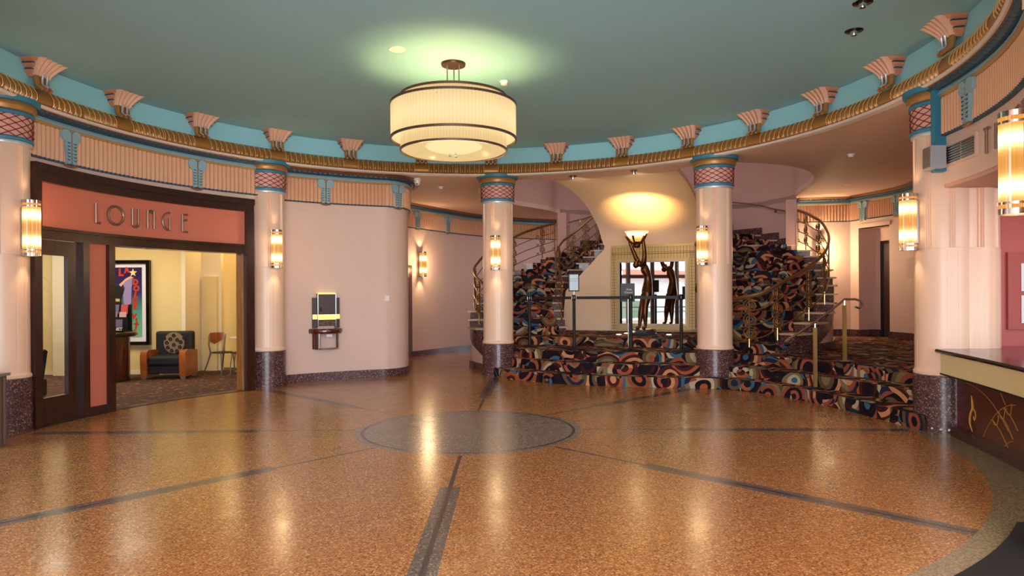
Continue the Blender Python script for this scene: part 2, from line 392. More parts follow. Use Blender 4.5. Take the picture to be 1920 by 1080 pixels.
        for i in range(n - 1):
            for j in range(kk):
                a, b = i * k + j, i * k + (j + 1) % k; c, d = (i + 1) * k + (j + 1) % k, (i + 1) * k + j
                f = (a, d, c, b); u = [(Ls[i], pl[j]), (Ls[i + 1], pl[j]), (Ls[i + 1], pl[j + 1]), (Ls[i], pl[j + 1])]
                if side < 0: f = f[::-1]; u = u[::-1]
                fs.append(f); uv.append(u)
        if closed_prof and caps:
            z2 = [(0, 0)] * k; fs.append(tuple(range(k))); uv.append(z2); fs.append(tuple((n - 1) * k + j for j in range(k))[::-1]); uv.append(z2)
        return s.add(vs, fs, uv, smooth)
    def build(s, name, material, parent=None, loc=None, rz=0.0, recalc=True, auto=35, label=None):
        me = bpy.data.meshes.new(name); me.from_pydata(s.v, [], s.f)
        if any(u is not None for u in s.uv):
            ul = me.uv_layers.new(name='UVMap'); li = 0
            for fi, f in enumerate(s.f):
                for j in range(len(f)):
                    if s.uv[fi]: ul.data[li].uv = s.uv[fi][j]
                    li += 1
        bm = bmesh.new(); bm.from_mesh(me); bmesh.ops.remove_doubles(bm, verts=bm.verts, dist=1e-5)
        if recalc: bmesh.ops.recalc_face_normals(bm, faces=bm.faces)
        for f in bm.faces: f.smooth = True
        for e in bm.edges:
            if len(e.link_faces) == 2 and e.calc_face_angle(0) > R(auto): e.smooth = False
        bm.to_mesh(me); bm.free()
        me.materials.append(material)
        o = bpy.data.objects.new(name, me); COL.objects.link(o)
        if parent: o.parent = parent
        if loc is not None: o.location = loc
        if rz: o.rotation_euler = (0, 0, rz)
        if label: o['label'] = label
        return o
def thing(name, label, cat, loc=(0, 0, 0), rz=0.0, group=None):
    o = bpy.data.objects.new(name, None); COL.objects.link(o); o.empty_display_size = .1
    o.location = loc; o.rotation_euler = (0, 0, rz); o['label'] = label; o['category'] = cat
    if group: o['group'] = group
    return o
def tag(o, label, cat, group=None, kind=None):
    o['label'] = label; o['category'] = cat
    if group: o['group'] = group
    if kind: o['kind'] = kind
    return o
def struct(o, label=None, cat=None):
    o['kind'] = 'structure'
    if label: o['label'] = label
    if cat: o['category'] = cat
    return o
def copy_tree(o, parent=None):
    c = o.copy(); COL.objects.link(c)
    if parent: c.parent = parent
    for ch in list(o.children): copy_tree(ch, c)
    return c
def arc(r, a0, a1, n=24): return [(CX + r * math.cos(R(a0 + (a1 - a0) * i / n)), CY + r * math.sin(R(a0 + (a1 - a0) * i / n))) for i in range(n + 1)]
def rect(o0, o1, z0, z1): return [(o0, z0), (o1, z0), (o1, z1), (o0, z1)]
def arcbox(r0, r1, a0, a1, z0, z1, n=24):
    return MB().sweep(arc(r0, a0, a1, n), rect(0, r0 - r1, z0, z1), side=1 if a1 > a0 else -1)
def resample(path, step):
    P = [Vector(p) for p in path]; out = [P[0]]; L = [0]
    for i in range(1, len(P)): L.append(L[-1] + (P[i] - P[i - 1]).length)
    n = max(2, round(L[-1] / step)); res = []; j = 0
    for k in range(n + 1):
        s_ = L[-1] * k / n
        while j < len(P) - 2 and L[j + 1] < s_: j += 1
        t = (s_ - L[j]) / max(1e-9, L[j + 1] - L[j]); res.append(tuple(P[j].lerp(P[j + 1], t)))
    return res
def smooth(path, sub=8):
    P = [Vector(p) for p in path]; P = [P[0] * 2 - P[1]] + P + [P[-1] * 2 - P[-2]]; out = []
    for i in range(1, len(P) - 2):
        for j in range(sub):
            t = j / sub; a, b, c, d = P[i - 1], P[i], P[i + 1], P[i + 2]
            out.append(tuple(.5 * ((2 * b) + (c - a) * t + (2 * a - 5 * b + 4 * c - d) * t * t + (3 * b - a - 3 * c + d) * t ** 3)))
    out.append(tuple(P[-2])); return out
def text(body, size, material, parent, loc, rot, name='lettering', depth=.004, align='CENTER', bold=0.0, sx=1.0):
    cu = bpy.data.curves.new(name, 'FONT'); cu.body = body; cu.size = size; cu.extrude = depth; cu.align_x = align; cu.align_y = 'CENTER'; cu.offset = bold
    t = bpy.data.objects.new('t', cu); COL.objects.link(t)
    dg = bpy.context.evaluated_depsgraph_get(); dg.update(); me = bpy.data.meshes.new_from_object(t.evaluated_get(dg)); bpy.data.objects.remove(t)
    me.materials.clear(); me.materials.append(material)
    o = bpy.data.objects.new(name, me); COL.objects.link(o); o.parent = parent; o.location = loc; o.rotation_euler = rot; o.scale = (sx, 1, 1)
    return o
ZS = 4.0      # soffit height
ZT = 4.52     # dome ceiling height

# ------------------------------------------------------------------ big structure
fl = MB().add([(-14, -9, 0), (16, -9, 0), (16, 26, 0), (-14, 26, 0), (-14, -9, -.1), (16, -9, -.1), (16, 26, -.1), (-14, 26, -.1)],
              [(0, 1, 2, 3), (7, 6, 5, 4), (0, 4, 5, 1), (1, 5, 6, 2), (2, 6, 7, 3), (3, 7, 4, 0)]).build('floor', M['terrazzo'])
struct(fl)
# stair geometry (local u right, v away, about the axis between the two inner columns)
HS = 0.178
INN = {3: (1.2, 6.9), 4: (1.35, 7.15), 6: (1.62, 7.75), 8: (2.1, 8.7), 10: (2.45, 9.7), 12: (2.55, 10.45), 13: (2.48, 10.8), 14: (2.3, 10.95), 17: (1.77, 11.1), 22: (.75, 11.5)}
OUTR = {3: (2.6, 5.2), 4: (3.04, 5.5), 5: (3.4, 5.9), 6: (3.65, 6.4), 7: (3.85, 6.9), 8: (3.98, 7.4), 9: (4.03, 8.0), 10: (4.05, 8.6), 11: (4.03, 9.1), 13: (3.89, 9.9), 14: (3.72, 10.35), 15: (3.55, 11.0), 16: (3.25, 11.6), 17: (2.75, 12.2), 18: (2.3, 12.6), 19: (1.5, 13.0), 20: (.9, 13.15), 22: (.2, 13.25)}
OUTR[3] = (2.65, 5.45); OUTR[2] = (2.2, 5.62)
INR = {3: (1.2, 6.9), 4: (1.35, 7.15), 6: (1.5, 7.75), 8: (1.62, 8.7), 10: (1.72, 9.7), 12: (1.68, 10.45), 14: (1.5, 10.95), 17: (1.1, 11.3), 22: (.35, 11.6)}
OUTL = dict(OUTR); OUTL.update({2: (1.6, 5.6), 3: (2.1, 5.5), 4: (2.55, 5.65), 5: (2.98, 6.0), 6: (3.4, 6.45), 7: (3.68, 6.95), 8: (3.85, 7.5), 9: (3.97, 8.0)})
def interp(T, k):
    ks = sorted(T); k = max(ks[0], min(ks[-1], k))
    for i in range(len(ks) - 1):
        if ks[i] <= k <= ks[i + 1]: break
    p1, p2 = Vector(T[ks[i]]), Vector(T[ks[i + 1]]); t = (k - ks[i]) / (ks[i + 1] - ks[i])
    p0 = Vector(T[ks[max(0, i - 1)]]); p3 = Vector(T[ks[min(len(ks) - 1, i + 2)]])
    h1 = (ks[i + 1] - ks[max(0, i - 1)]); h2 = (ks[min(len(ks) - 1, i + 2)] - ks[i]); h = ks[i + 1] - ks[i]
    m1 = (p2 - p0) / h1 * h; m2 = (p3 - p1) / h2 * h
    return (2 * t ** 3 - 3 * t * t + 1) * p1 + (t ** 3 - 2 * t * t + t) * m1 + (-2 * t ** 3 + 3 * t * t) * p2 + (t ** 3 - t * t) * m2
def edgep(sgn, which, k):
    T = (INR if sgn > 0 else INN) if which == 'in' else (OUTR if sgn > 0 else OUTL); p = interp(T, k); return loc2w(sgn * p.x, p.y)
# hole of the stairwell in the soffit
half = smooth([(1.27, 6.25), (1.34, 6.0), (1.6, 5.82), (2.05, 5.74), (2.5, 5.85), (3.27, 6.6), (3.62, 7.5), (3.68, 8.4), (3.55, 9.4), (3.36, 10.2), (3.22, 11.0), (3.2, 11.65), (2.5, 12.5), (1.6, 13.05), (.8, 13.25), (0, 13.3)], 4)
hole_l = half + [(-u, v) for u, v in half[::-1][1:]]
hole = [tuple(loc2w(u, v).xy) for u, v in hole_l]
struct(MB().prism([(-6.0, -2.2), (8, -2.2), (14, 8), (14, 24), (-4, 24), (-4.4, 12.6), (-5.3, 12.0), (-6.6, 9.5), (-6.9, 8), (-6.4, 5.0)], ZS, ZS + .12, holes=[arc(5.42, 0, 360, 96)[:-1], hole]).build('ceiling', M['soffit']))
struct(MB().prism(arc(5.7, 0, 360, 64)[:-1], ZT, ZT + .1).build('ceiling', M['green']))
struct(MB().lathe([(5.42, ZS + .01), (5.42, ZT), (5.5, ZT), (5.5, ZS + .01)], (CX, CY, 0), 128, closed=True).build('wall_dome', M['turq']), 'turquoise upstand wall between gold cornice and ceiling')
# stairwell walls above the soffit and a lid
up = hole_l
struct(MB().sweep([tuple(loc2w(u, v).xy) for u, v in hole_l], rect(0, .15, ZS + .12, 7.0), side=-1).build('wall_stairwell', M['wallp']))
struct(MB().prism([tuple(loc2w(u * 1.04, 9 + (v - 9) * 1.04).xy) for u, v in hole_l] , 7.0, 7.1).build('ceiling', M['soffit']))
# lower drum wall round the back of the stair
bk = [tuple(loc2w(u, v).xy) for u, v in hole_l if v >= 11.55]
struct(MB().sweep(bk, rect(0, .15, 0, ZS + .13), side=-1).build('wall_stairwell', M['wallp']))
for sg in (1, -1):
    p = loc2w(sg * 3.10, 11.72)
    struct(MB().box((p.x, p.y, 2.0 + .0), (.26, .30, 4.0), R(-24.6)).build('wall_pier', M['wallp']))
# centre wall that sweeps forward into the soffit
rows = []
for z, hw in ((0.7, 2.2), (1.2, 2.18), (1.7, 2.13), (2.05, 1.79), (2.4, 1.44), (2.72, 1.12), (2.80, 1.10), (2.9, 1.14), (3.0, 1.18)): rows.append((9.2, z, hw))
for i in range(1, 25):
    a = i / 24 * PI / 2; rows.append((9.2 - 2.95 * (1 - math.cos(a)), 3.0 + 1.0 * math.sin(a), 1.18 + .09 * min(1, i / 8)))
mb = MB(); NU = 14
for thick in (0, 1):
    vs_ = []; fs_ = []
    for ri, (v, z, hw) in enumerate(rows):
        nx = rows[min(ri + 1, len(rows) - 1)]; pv = rows[max(ri - 1, 0)]
        tv, tz = nx[0] - pv[0], nx[1] - pv[1]; ln = math.hypot(tv, tz); nv, nz = tz / ln, -tv / ln
        for j in range(NU + 1):
            u = (hw * (2 * j / NU - 1)) if j <= NU / 2 else min(hw, 1.62 if z < 2.0 else hw) * (2 * j / NU - 1); q = loc2w(u, v + nv * .1 * thick, z + nz * .1 * thick); vs_.append(q)
    for ri in range(len(rows) - 1):
        for j in range(NU):
            a = ri * (NU + 1) + j; f = (a, a + 1, a + NU + 2, a + NU + 1); fs_.append(f if thick == 0 else f[::-1])
    mb.add(vs_, fs_)
n0 = (NU + 1) * len(rows)
for ri in range(len(rows) - 1):
    a = ri * (NU + 1); mb.f.append([a, a + NU + 1, a + NU + 1 + n0, a + n0]); mb.uv.append(None)
    b = a + NU; mb.f.append([b, b + n0, b + NU + 1 + n0, b + NU + 1]); mb.uv.append(None)
for a in range(NU):
    mb.f.append([a, a + n0, a + 1 + n0, a + 1]); mb.uv.append(None)
struct(mb.build('wall_centre', M['cream'], auto=50))

# raised carpeted floor of the stair hall and the steps in front
R1 = smooth([(-.56, 14.1), (-.40, 13.62), (.0, 13.12), (.4, 12.75), (.8, 12.42), (1.4, 12.15), (2.42, 11.82), (3.2, 11.68), (3.62, 11.52), (3.95, 11.15), (4.3, 10.4), (4.55, 9.4), (4.7, 8.4), (4.76, 7.98)], 5)
R2 = smooth([(-.02, 13.72), (.18, 13.5), (.6, 13.05), (1.3, 12.62), (2.32, 12.2), (3.3, 12.0), (3.88, 11.72), (4.4, 10.9), (4.78, 10.0), (5.05, 9.1), (5.2, 8.5)], 5)
R3 = smooth([(.02, 14.0), (.3, 13.72), (.7, 13.42), (1.5, 13.02), (2.4, 12.72), (3.4, 12.5), (4.0, 12.2), (4.6, 11.45), (5.05, 10.5), (5.4, 9.5), (5.6, 8.8)], 5)
def stepm(front, back, z0, z1, name, parent=None, nose=.02):
    poly = list(front) + list(back)[::-1]
    return MB().prism(poly, z0, z1).build(name, M['carpet'], parent, auto=30)
st = thing('carpeted_steps', 'wide curved entrance steps covered in art deco swirl carpet', 'steps', (3.0, 12.2, 0))
def rel(path, o=(3.0, 12.2)): return [(p[0] - o[0], p[1] - o[1]) for p in path]
stepm(rel(R1), rel([(-.2, 14.3)] + R2[1:] + [(5.4, 8.3)]), 0, HS, 'step', st)
stepm(rel(R2), rel([(.1, 14.2)] + R3[1:] + [(5.6, 8.6)]), 0, 2 * HS, 'step', st)
left_edge = [tuple(edgep(-1, 'out', k).lerp(edgep(-1, 'in', k), .08).xy) for k in [16, 15, 14, 13, 12, 11, 10, 9, 8, 7, 6, 5, 4, 3.2]]
hallpoly = R3 + [(6.3, 9.1), (9.9, 14.0), (9.9, 18.4), (6, 18.8), (3, 21.0)] + left_edge
struct(MB().prism(hallpoly, 0.002, 3 * HS).build('floor', M['carpet']), 'raised hall floor in dark swirl carpet')
pf = [(-2.75, 5.85), (-2.3, 6.2), (-1.9, 6.4), (-1, 6.48), (0, 6.5), (1, 6.45), (1.9, 6.25), (2.6, 5.8), (3.0, 5.5)]
pf = smooth(pf, 4)
k5 = [(interp(OUTR, 4.3)), (interp(OUTR, 5.2)), (interp(INR, 6.4)), Vector((1.62, 9.25)), Vector((-2.2, 9.25))]
k5l = interp(INN, 6.4); k5 += [Vector((-k5l.x, k5l.y))]; o5 = interp(OUTL, 5.2); o4 = interp(OUTL, 4.3); k5 += [Vector((-o5.x, o5.y)), Vector((-o4.x, o4.y))]
pp = [tuple(loc2w(u, v).xy) for u, v in pf] + [tuple(loc2w(p.x, p.y).xy) for p in k5]
stepm(rel(pp), [], 3 * HS + .001, 4 * HS, 'landing', st)

# ------------------------------------------------------------------ walls with frieze and mouldings
def moulding(path, side, num, gw=.26, name='trim_', bead=True):
    """blue, tan and dark beaded bands at the head of a wall; side gives the room side"""
    g = []
    a = MB().sweep(path, [(0, 3.905), (.06, 3.905), (.09, 3.86), (.09, 3.845), (0, 3.845)], side=side).build(name + str(num), M['ltblue']); g.append(a)
    a = MB().sweep(path, [(0, 3.845), (.075, 3.845), (.06, 3.815), (0, 3.815)], side=side).build(name + str(num + 1), M['tan']); g.append(a)
    p2 = resample(path, .02) if bead else path
    a = MB().sweep(p2, [(0, 3.905), (.10, 3.905), (.135, 3.93), (.14, 3.952), (0, 3.952)], side=side, mod=lambda s, o, z: (.014 * abs(math.sin(PI * s / .10)) if o > .05 else 0)).build(name + str(num + 2), M['dkblue']); g.append(a)
    a = MB().sweep(path, [(0, 3.95), (.145, 3.95), (.16, 3.965), (gw - .02, 3.985), (gw, 3.999), (0, 3.999)], side=side).build(name + str(num + 3), mat('brown_gold_band', '#7a5230', .4, metal=.3)); g.append(a)
    for o in g: struct(o)
def frieze(path, side, num, wid=.074, z0=3.40, z1=3.815):
    p2 = resample(path, wid / 7)
    def md(s, o, z): return .034 * abs(math.sin(PI * s / wid)) ** .8 if o > .01 else 0
    struct(MB().sweep(p2, [(0, z0), (.03, z0), (.03, z0 + .02), (.03, z1 - .025), (.018, z1), (0, z1)], side=side, mod=md).build('trim_%d' % num, M['frieze'], auto=60))
    def mb_(s, o, z): return 0
    p3 = resample(path, wid / 6); pts = MB()
    prof = [(0, z0 - .022), (.03, z0 - .022), (.035, z0), (0, z0)]
    P = [Vector(p) for p in p3]; 
    pts.sweep(p3, prof, side=side, mod=lambda s, o, z: (.022 * abs(math.sin(PI * s / wid)) if o > .01 else 0))
    struct(pts.build('trim_%d' % (num + 1), M['dkblue']))
TH = .22
W1 = arc(5.82, 134, 110.5, 14) + smooth([(-2.50, 13.72), (-2.30, 13.92), (-2.19, 14.2), (-2.20, 14.6), (-2.34, 15.2), (-2.62, 16.0), (-2.86, 16.9), (-2.82, 17.6), (-2.62, 18.05)], 6)
W2 = smooth([(-2.62, 18.05), (-2.10, 18.95), (-1.27, 20.3), (-.3, 21.2), (.9, 21.9), (2.4, 22.3), (5, 22.6)], 6)
WW = W1 + W2[1:]
struct(MB().sweep(WW, rect(-.0, -TH, 0, ZS), side=-1).build('wall_left', M['wall']))
struct(MB().sweep(WW, rect(0, .035, 0.001, .15), side=-1).build('baseboard_left', M['granite']))
frieze(WW, -1, 1); moulding(WW, -1, 11)
def wall_pink_over(): pass
# lounge storefront wall above the wood frame and column-side strips
LW = arc(5.50, 179.5, 135.0, 40)
struct(MB().sweep(LW, rect(0, -TH, 3.24, ZS), side=-1).build('wall_lounge_front', M['wall']))
frieze(LW, -1, 3); moulding(LW, -1, 21, gw=.15)
# right hall wall
HR = [(7.22, 17.42), (8.49, 17.25), (8.56, 16.98)]
HR2 = [(8.82, 16.07), (8.92, 15.6), (8.86, 14.9), (8.6, 13.9), (8.1, 12.6), (7.3, 11.1), (6.5, 9.9), (5.75, 8.85)]
HF = HR + HR2; zf = 3 * HS
hs2 = HR2[:2] + smooth(HR2[1:], 5)[1:]
struct(MB().sweep(HR, rect(0, -TH, zf - .05, ZS), side=-1).build('wall_right', M['wall']))
struct(MB().sweep(hs2, rect(0, -TH, zf - .05, ZS), side=-1).build('wall_right', M['wall']))
struct(MB().sweep([HR[-1], HR2[0]], rect(0, -TH, 3.2, ZS), side=-1).build('wall_right', M['wall']))
struct(MB().sweep([(8.56, 16.98), (9.05, 17.12)], rect(0, -.1, zf - .05, 3.3), side=-1).build('wall_right', M['wall']))
struct(MB().sweep([(9.05, 17.12), (9.31, 16.21)], rect(0, -.1, zf - .05, 3.3), side=-1).build('wall_right', M['wall']))
struct(MB().sweep([(9.31, 16.21), (8.82, 16.07)], rect(0, -.1, zf - .05, 3.3), side=-1).build('wall_right', M['wall']))
struct(MB().prism([(8.5, 17.15), (9.2, 17.3), (9.45, 16.2), (8.8, 16.0)], 3.2, 3.3).build('ceiling', M['wall']))
for pth, nm in ((HR, 'baseboard_right'), (hs2, 'baseboard_right'), ([(8.56, 16.98), (9.05, 17.12), (9.12, 16.88)], 'baseboard_right')):
    struct(MB().sweep(pth, rect(0, .035, zf, zf + .17), side=-1).build(nm, M['granite']))
HFs = HR[:2] + [(8.56, 16.98)] + hs2
frieze(HFs, -1, 5, z0=3.42); moulding(HFs, -1, 31)
d_ = thing('door_3', None, 'x', (9.2, 16.55, zf))
for k_ in ('label', 'category'): del d_[k_]
d_['kind'] = 'structure'; ang = math.atan2(-.91, .26)
MB().box((0, 0, 1.14), (.60, .05, 2.28)).build('door_leaf', M['wood'], d_, rz=ang)
MB().box((.34, 0, 1.17), (.07, .10, 2.34)).box((-.34, 0, 1.17), (.07, .10, 2.34)).box((0, 0, 2.31), (.75, .10, .07)).build('door_frame', M['blackgloss'], d_, rz=ang)
# flat access panel on right wall
ap = MB().box((0, 0, 0), (.02, .34, .46)).build('access_panel', M['wall'], loc=(8.845, 15.2, 2.15), rz=R(6))
tag(ap, 'small flush pink access panel on the right hall wall beside the alcove', 'panel')
# far door of the left corridor
dd = bpy.data.objects.new('door_2', None); COL.objects.link(dd); dd.location = (-2.74, 17.75, 0); dd['kind'] = 'structure'
MB().box((0, 0, 1.2), (.10, .62, 2.4)).build('door_leaf', M['woodred'], dd, rz=R(-14))

# vestibule behind the camera with glazed doors; street front left
struct(MB().bx(-3.7, -3.45, -1.8, 3.2, 0, ZS).build('wall_vestibule_left', M['wall']))
struct(MB().bx(4.3, 4.55, -1.8, 3.4, 0, ZS).build('wall_vestibule_right', M['wall']))
struct(MB().bx(-3.7, 4.6, -2.0, -1.7, 3.4, ZS).build('wall_entrance', M['wall']))
def glazed(name, p0, p1, z1, label, panes=4, transom=2.4):
    g = bpy.data.objects.new(name, None); COL.objects.link(g); g.location = (*p0, 0); g['kind'] = 'structure'
    L = math.hypot(p1[0] - p0[0], p1[1] - p0[1]); a = math.atan2(p1[1] - p0[1], p1[0] - p0[0]); w_ = L / panes
    for i in range(panes + 1): MB().box((i * w_, 0, z1 / 2), (.16, .12, z1)).build('door_post', M['wood'], g)
    for z in (.12, transom, z1 - .05): MB().box((L / 2, 0, z), (L, .11, .24 if z < 1 else .16)).build('door_rail', M['wood'], g)
    for i in range(panes):
        MB().box((w_ * (i + .5), 0, z1 / 2), (w_ - .1, .01, z1 - .1)).build('window_pane', M['glass'], g)
        MB().box((w_ * (i + .5), 0.0, 1.05), (w_ - .16, .05, .05)).build('push_bar', M['steel'], g)
    g.rotation_euler = (0, 0, a); return g
glazed('door_4', (-3.45, -1.75), (4.3, -1.75), 3.4, '', 6)
angs = [190, 201, 212.5, 223.5, 235]
for i in range(4):
    p0, p1 = pol(5.75, angs[i]), pol(5.75, angs[i + 1]); glazed('door_%d' % (5 + i), (p0.x, p0.y), (p1.x, p1.y), 3.2, '', 1)
struct(MB().sweep(arc(5.75, 186, 238, 20), rect(0, -.2, 3.2, ZS), side=1).build('wall_street', M['wall']))
struct(MB().sweep(arc(5.75, 181.5, 190, 8), rect(0, -.2, 0, ZS), side=1).build('wall_street', M['wall']))
struct(MB().sweep(arc(5.75, 235, 241, 5), rect(0, -.2, 0, ZS), side=1).build('wall_street', M['wall']))
# street outside, seen in the mirror
struct(MB().prism([(-60, -50), (-3.8, -50), (-3.8, 3), (-8, 5), (-7.3, 9), (-14, 9), (-14, 60), (-60, 60)], -.16, -.12).build('floor', mat('street_paving', '#b9b5b0', .8)), 'pale street paving outside')
bd = tag(MB().bx(-30, -28, -40, 30, 0, 9).build('street_building', mat('white_facade', '#ddd8d2', .8)), 'white building across the street, seen in the mirror', 'building')
MB().bx(-28.0, -26.6, -38, 28, 3.2, 3.9).build('awning', mat('salmon_awning', '#d9775c', .7), bd)
tag(MB().bx(-20, -19, -12, -1, .3, 1.15).bx(-20.1, -18.9, -12.2, -.8, -.12, .3).build('street_hedge', mat('hedge_green', '#6c7c62', .9, bump=.6)), 'clipped green hedge across the street, seen in the mirror', 'hedge')

t = thing('parked_car', 'silver car parked across the street, seen in the mirror', 'car', (-17.5, 4.5, -.12), R(75))
vs_ = [(x, y_, z) for y_ in (-.85, .85) for x, z in ((-2.2, .3), (-2.25, .75), (-1.3, .9), (-.8, 1.42), (.7, 1.42), (1.3, .95), (2.15, .85), (2.2, .3))]
MB().add(vs_, [tuple(range(8)), tuple(8 + i for i in range(8))[::-1]] + [(i, (i + 1) % 8, 8 + (i + 1) % 8, 8 + i) for i in range(8)]).build('body', mat('car_silver', '#b8bcc4', .25, metal=.3), t)
MB().bx(-.95, 1.0, -.87, .87, .95, 1.32).build('window_band', M['blackgloss'], t)
for x in (-1.4, 1.4):
    for y in (-.8, .8): MB().lathe([(0, -.1), (.32, -.1), (.33, 0), (.32, .1), (0, .1)], n=24, mtx=Matrix.Rotation(R(90), 3, 'X')).build('wheel', M['black'], t, loc=(x, y, .33))
# ------------------------------------------------------------------ gold cornice ring round the dome
CANG = [88.6 + 14.7 * i for i in range(0, 7)] + [88.6 - 13.95 * i for i in range(1, 8)]
behind = [176.8 + (262.4 - 176.8 + 88.95) * 0 + 0]
CALL = sorted(CANG) + [176.8 + 14.54 * i for i in range(1, 12)]
def ringmesh():
    vs_ = []; fs_ = []; prof = [(.00, ZS - .01), (-.10, ZS - .005), (-.135, ZS + .03), (-.13, ZS + .10), (-.09, ZS + .17), (-.03, ZS + .21), (.0, ZS + .215)]
    n = 360 * 8; rib = 1.0; k = len(prof)
    for i in range(n):
        a = i * 360 / n; near = min(abs((a - c + 180) % 360 - 180) for c in CALL)
        if near < 1.55: m_ = .012
        else: m_ = .060 * abs(math.sin(PI * (near - 1.55) / rib)) ** .75
        for j, (o, z) in enumerate(prof):
            r = 5.40 + o + (m_ if 0 < j < k - 1 else 0); vs_.append((CX + r * math.cos(R(a)), CY + r * math.sin(R(a)), z))
    for i in range(n):
        for j in range(k - 1): fs_.append((i * k + j, ((i + 1) % n) * k + j, ((i + 1) % n) * k + j + 1, i * k + j + 1))
    return MB().add(vs_, fs_)
struct(ringmesh().build('trim_41', mat('brown_gold_scoop', '#a87538', .36, metal=.3), auto=50), 'gold fluted cornice ring round the dome')
m = MB()
for ci, c_ in enumerate(sorted(CALL)):
    nxt = sorted(CALL)[(ci + 1) % len(CALL)]; span = (nxt - c_) % 360
    for sd, base_ in ((1, c_), (-1, nxt)):
        k_ = 0
        while 1.55 + k_ * 1.0 < span / 2 + .2:
            a = base_ + sd * (1.55 + k_ * 1.0); k_ += 1
            m.tube([(CX + (5.397 + o) * math.cos(R(a)), CY + (5.397 + o) * math.sin(R(a)), z) for o, z in ((-.12, ZS + .01), (-.137, ZS + .04), (-.132, ZS + .10), (-.092, ZS + .17), (-.035, ZS + .208))], .0062, 5)
struct(m.build('trim_43', mat('gold_ridge_highlight', '#dcb47a', .35, metal=.2)))  # highlight on each rib edge painted as a paler tube along the cusp
struct(MB().lathe([(5.42, ZS - .035), (5.30, ZS - .035), (5.28, ZS - .02), (5.28, ZS - .005), (5.42, ZS - .005)], (CX, CY, 0), 160, closed=True).build('trim_42', mat('white_bead', '#d8cfc8', .5)))
# fan corbels
def corbel(label, deg):
    t = thing('fan_corbel', label, 'corbel', pol(5.36, deg, 4.2), R(deg + 180), 'fan corbels round the dome')   # local +x to the room centre
    def P(a, f): # a across -1..1, f up 0..1
        w_ = .120 + .098 * f ** 1.3; return (.05 + .17 * f ** 1.7, a * w_, .125 + .195 * f)
    # side leaves
    for sg in (-1, 1):
        m = MB(); m2 = MB()
        for j, (f0, f1) in enumerate(((.0, .38), (.33, .7), (.62, 1.04))):
            a, b = P(sg * .8, f0), P(sg * .8, f1); w1 = .055 + .016 * j
            vs_ = [(-.05, a[1], a[2]), (a[0] - .01, a[1], a[2]), (b[0] - .01, b[1], b[2]), (-.05, b[1], b[2]),
                   (-.05, a[1] + sg * .02, a[2] + .02), (a[0] * .5, a[1] + sg * .03, a[2] + .02), (b[0] * .7, b[1] + sg * w1, b[2]), (-.05, b[1] + sg * w1 * .9, b[2])]
            m.add(vs_, [(0, 1, 2, 3), (4, 7, 6, 5), (0, 4, 5, 1), (1, 5, 6, 2), (2, 6, 7, 3), (3, 7, 4, 0)])
            m2.tube([(b[0] * .75, b[1] + sg * .02, b[2] + .008), (b[0] * .7, b[1] + sg * w1, b[2] + .004), (-.03, b[1] + sg * w1, b[2] + .004)], .009, 6)
        lf = m.build('side_leaf', M['leaf'], t); m2.build('leaf_tip', M['dkblue'], lf)
    m = MB()
    for j in range(5):
        c = (j - 2) / 2.5; pts = [Vector(P(c, f)) for f in [i / 8 * .95 + .1 for i in range(9)]]
        vs_ = []; fs_ = []
        for i, p in enumerate(pts):
            f = i / 8 * .95 + .1; hw = (.120 + .098 * f ** 1.3) * .2
            vs_ += [(p.x - .06, p.y - hw, p.z), (p.x + .0, p.y - hw, p.z), (p.x + .022, p.y - hw * .5, p.z - .004), (p.x + .03, p.y, p.z - .006), (p.x + .022, p.y + hw * .5, p.z - .004), (p.x, p.y + hw, p.z), (p.x - .06, p.y + hw, p.z)]
        for i in range(8):
            for q in range(7): fs_.append((i * 7 + q, i * 7 + (q + 1) % 7, (i + 1) * 7 + (q + 1) % 7, (i + 1) * 7 + q))
        fs_.append(tuple(range(7))); fs_.append(tuple(56 + q for q in range(7))[::-1])
        m.add(vs_, fs_)
    m.build('fan', M['fan'], t)
    m = MB()
    for j in (-1, 0, 1): m.tube([(.03, j * .078, .17), (.045, j * .078, .08), (.05, j * .078, .03), (.085, j * .078, .0), (.12, j * .078, -.015)], [.034, .036, .034, .028, .020], 8)
    m.build('foot', M['gold'], t)
    for j in (-1, 1): MB().tube([(.10, j * .040, .165), (.095, j * .040, .15), (.085, j * .040, .06), (.10, j * .040, .03), (.16, j * .040, .005)], [.018, .013, .013, .012, .012], 6).build('drop', M['silver'], t)
    return t
names = {}
order = sorted(CANG, reverse=True)
where = ['leftmost, by the lounge door column', 'second from the left', 'third from the left, above the lounge opening', 'fourth from the left', 'fifth from the left, above the bare wall', 'half hidden at the lower left of the chandelier', 'at the lower right edge of the chandelier', 'just right of the chandelier above the left stair', 'above the mirror wall', 'above the column right of the mirror', 'fourth from the right', 'third from the right', 'second from the right', 'rightmost']
base_c = corbel('peach fan corbel on the gold cornice, ' + where[0], order[0])
for i, d0 in enumerate(order[1:], 1):
    c = copy_tree(base_c); c.location = pol(5.36, d0, 4.2); c.rotation_euler = (0, 0, R(d0 + 180)); c['label'] = 'peach fan corbel on the gold cornice, ' + where[i]
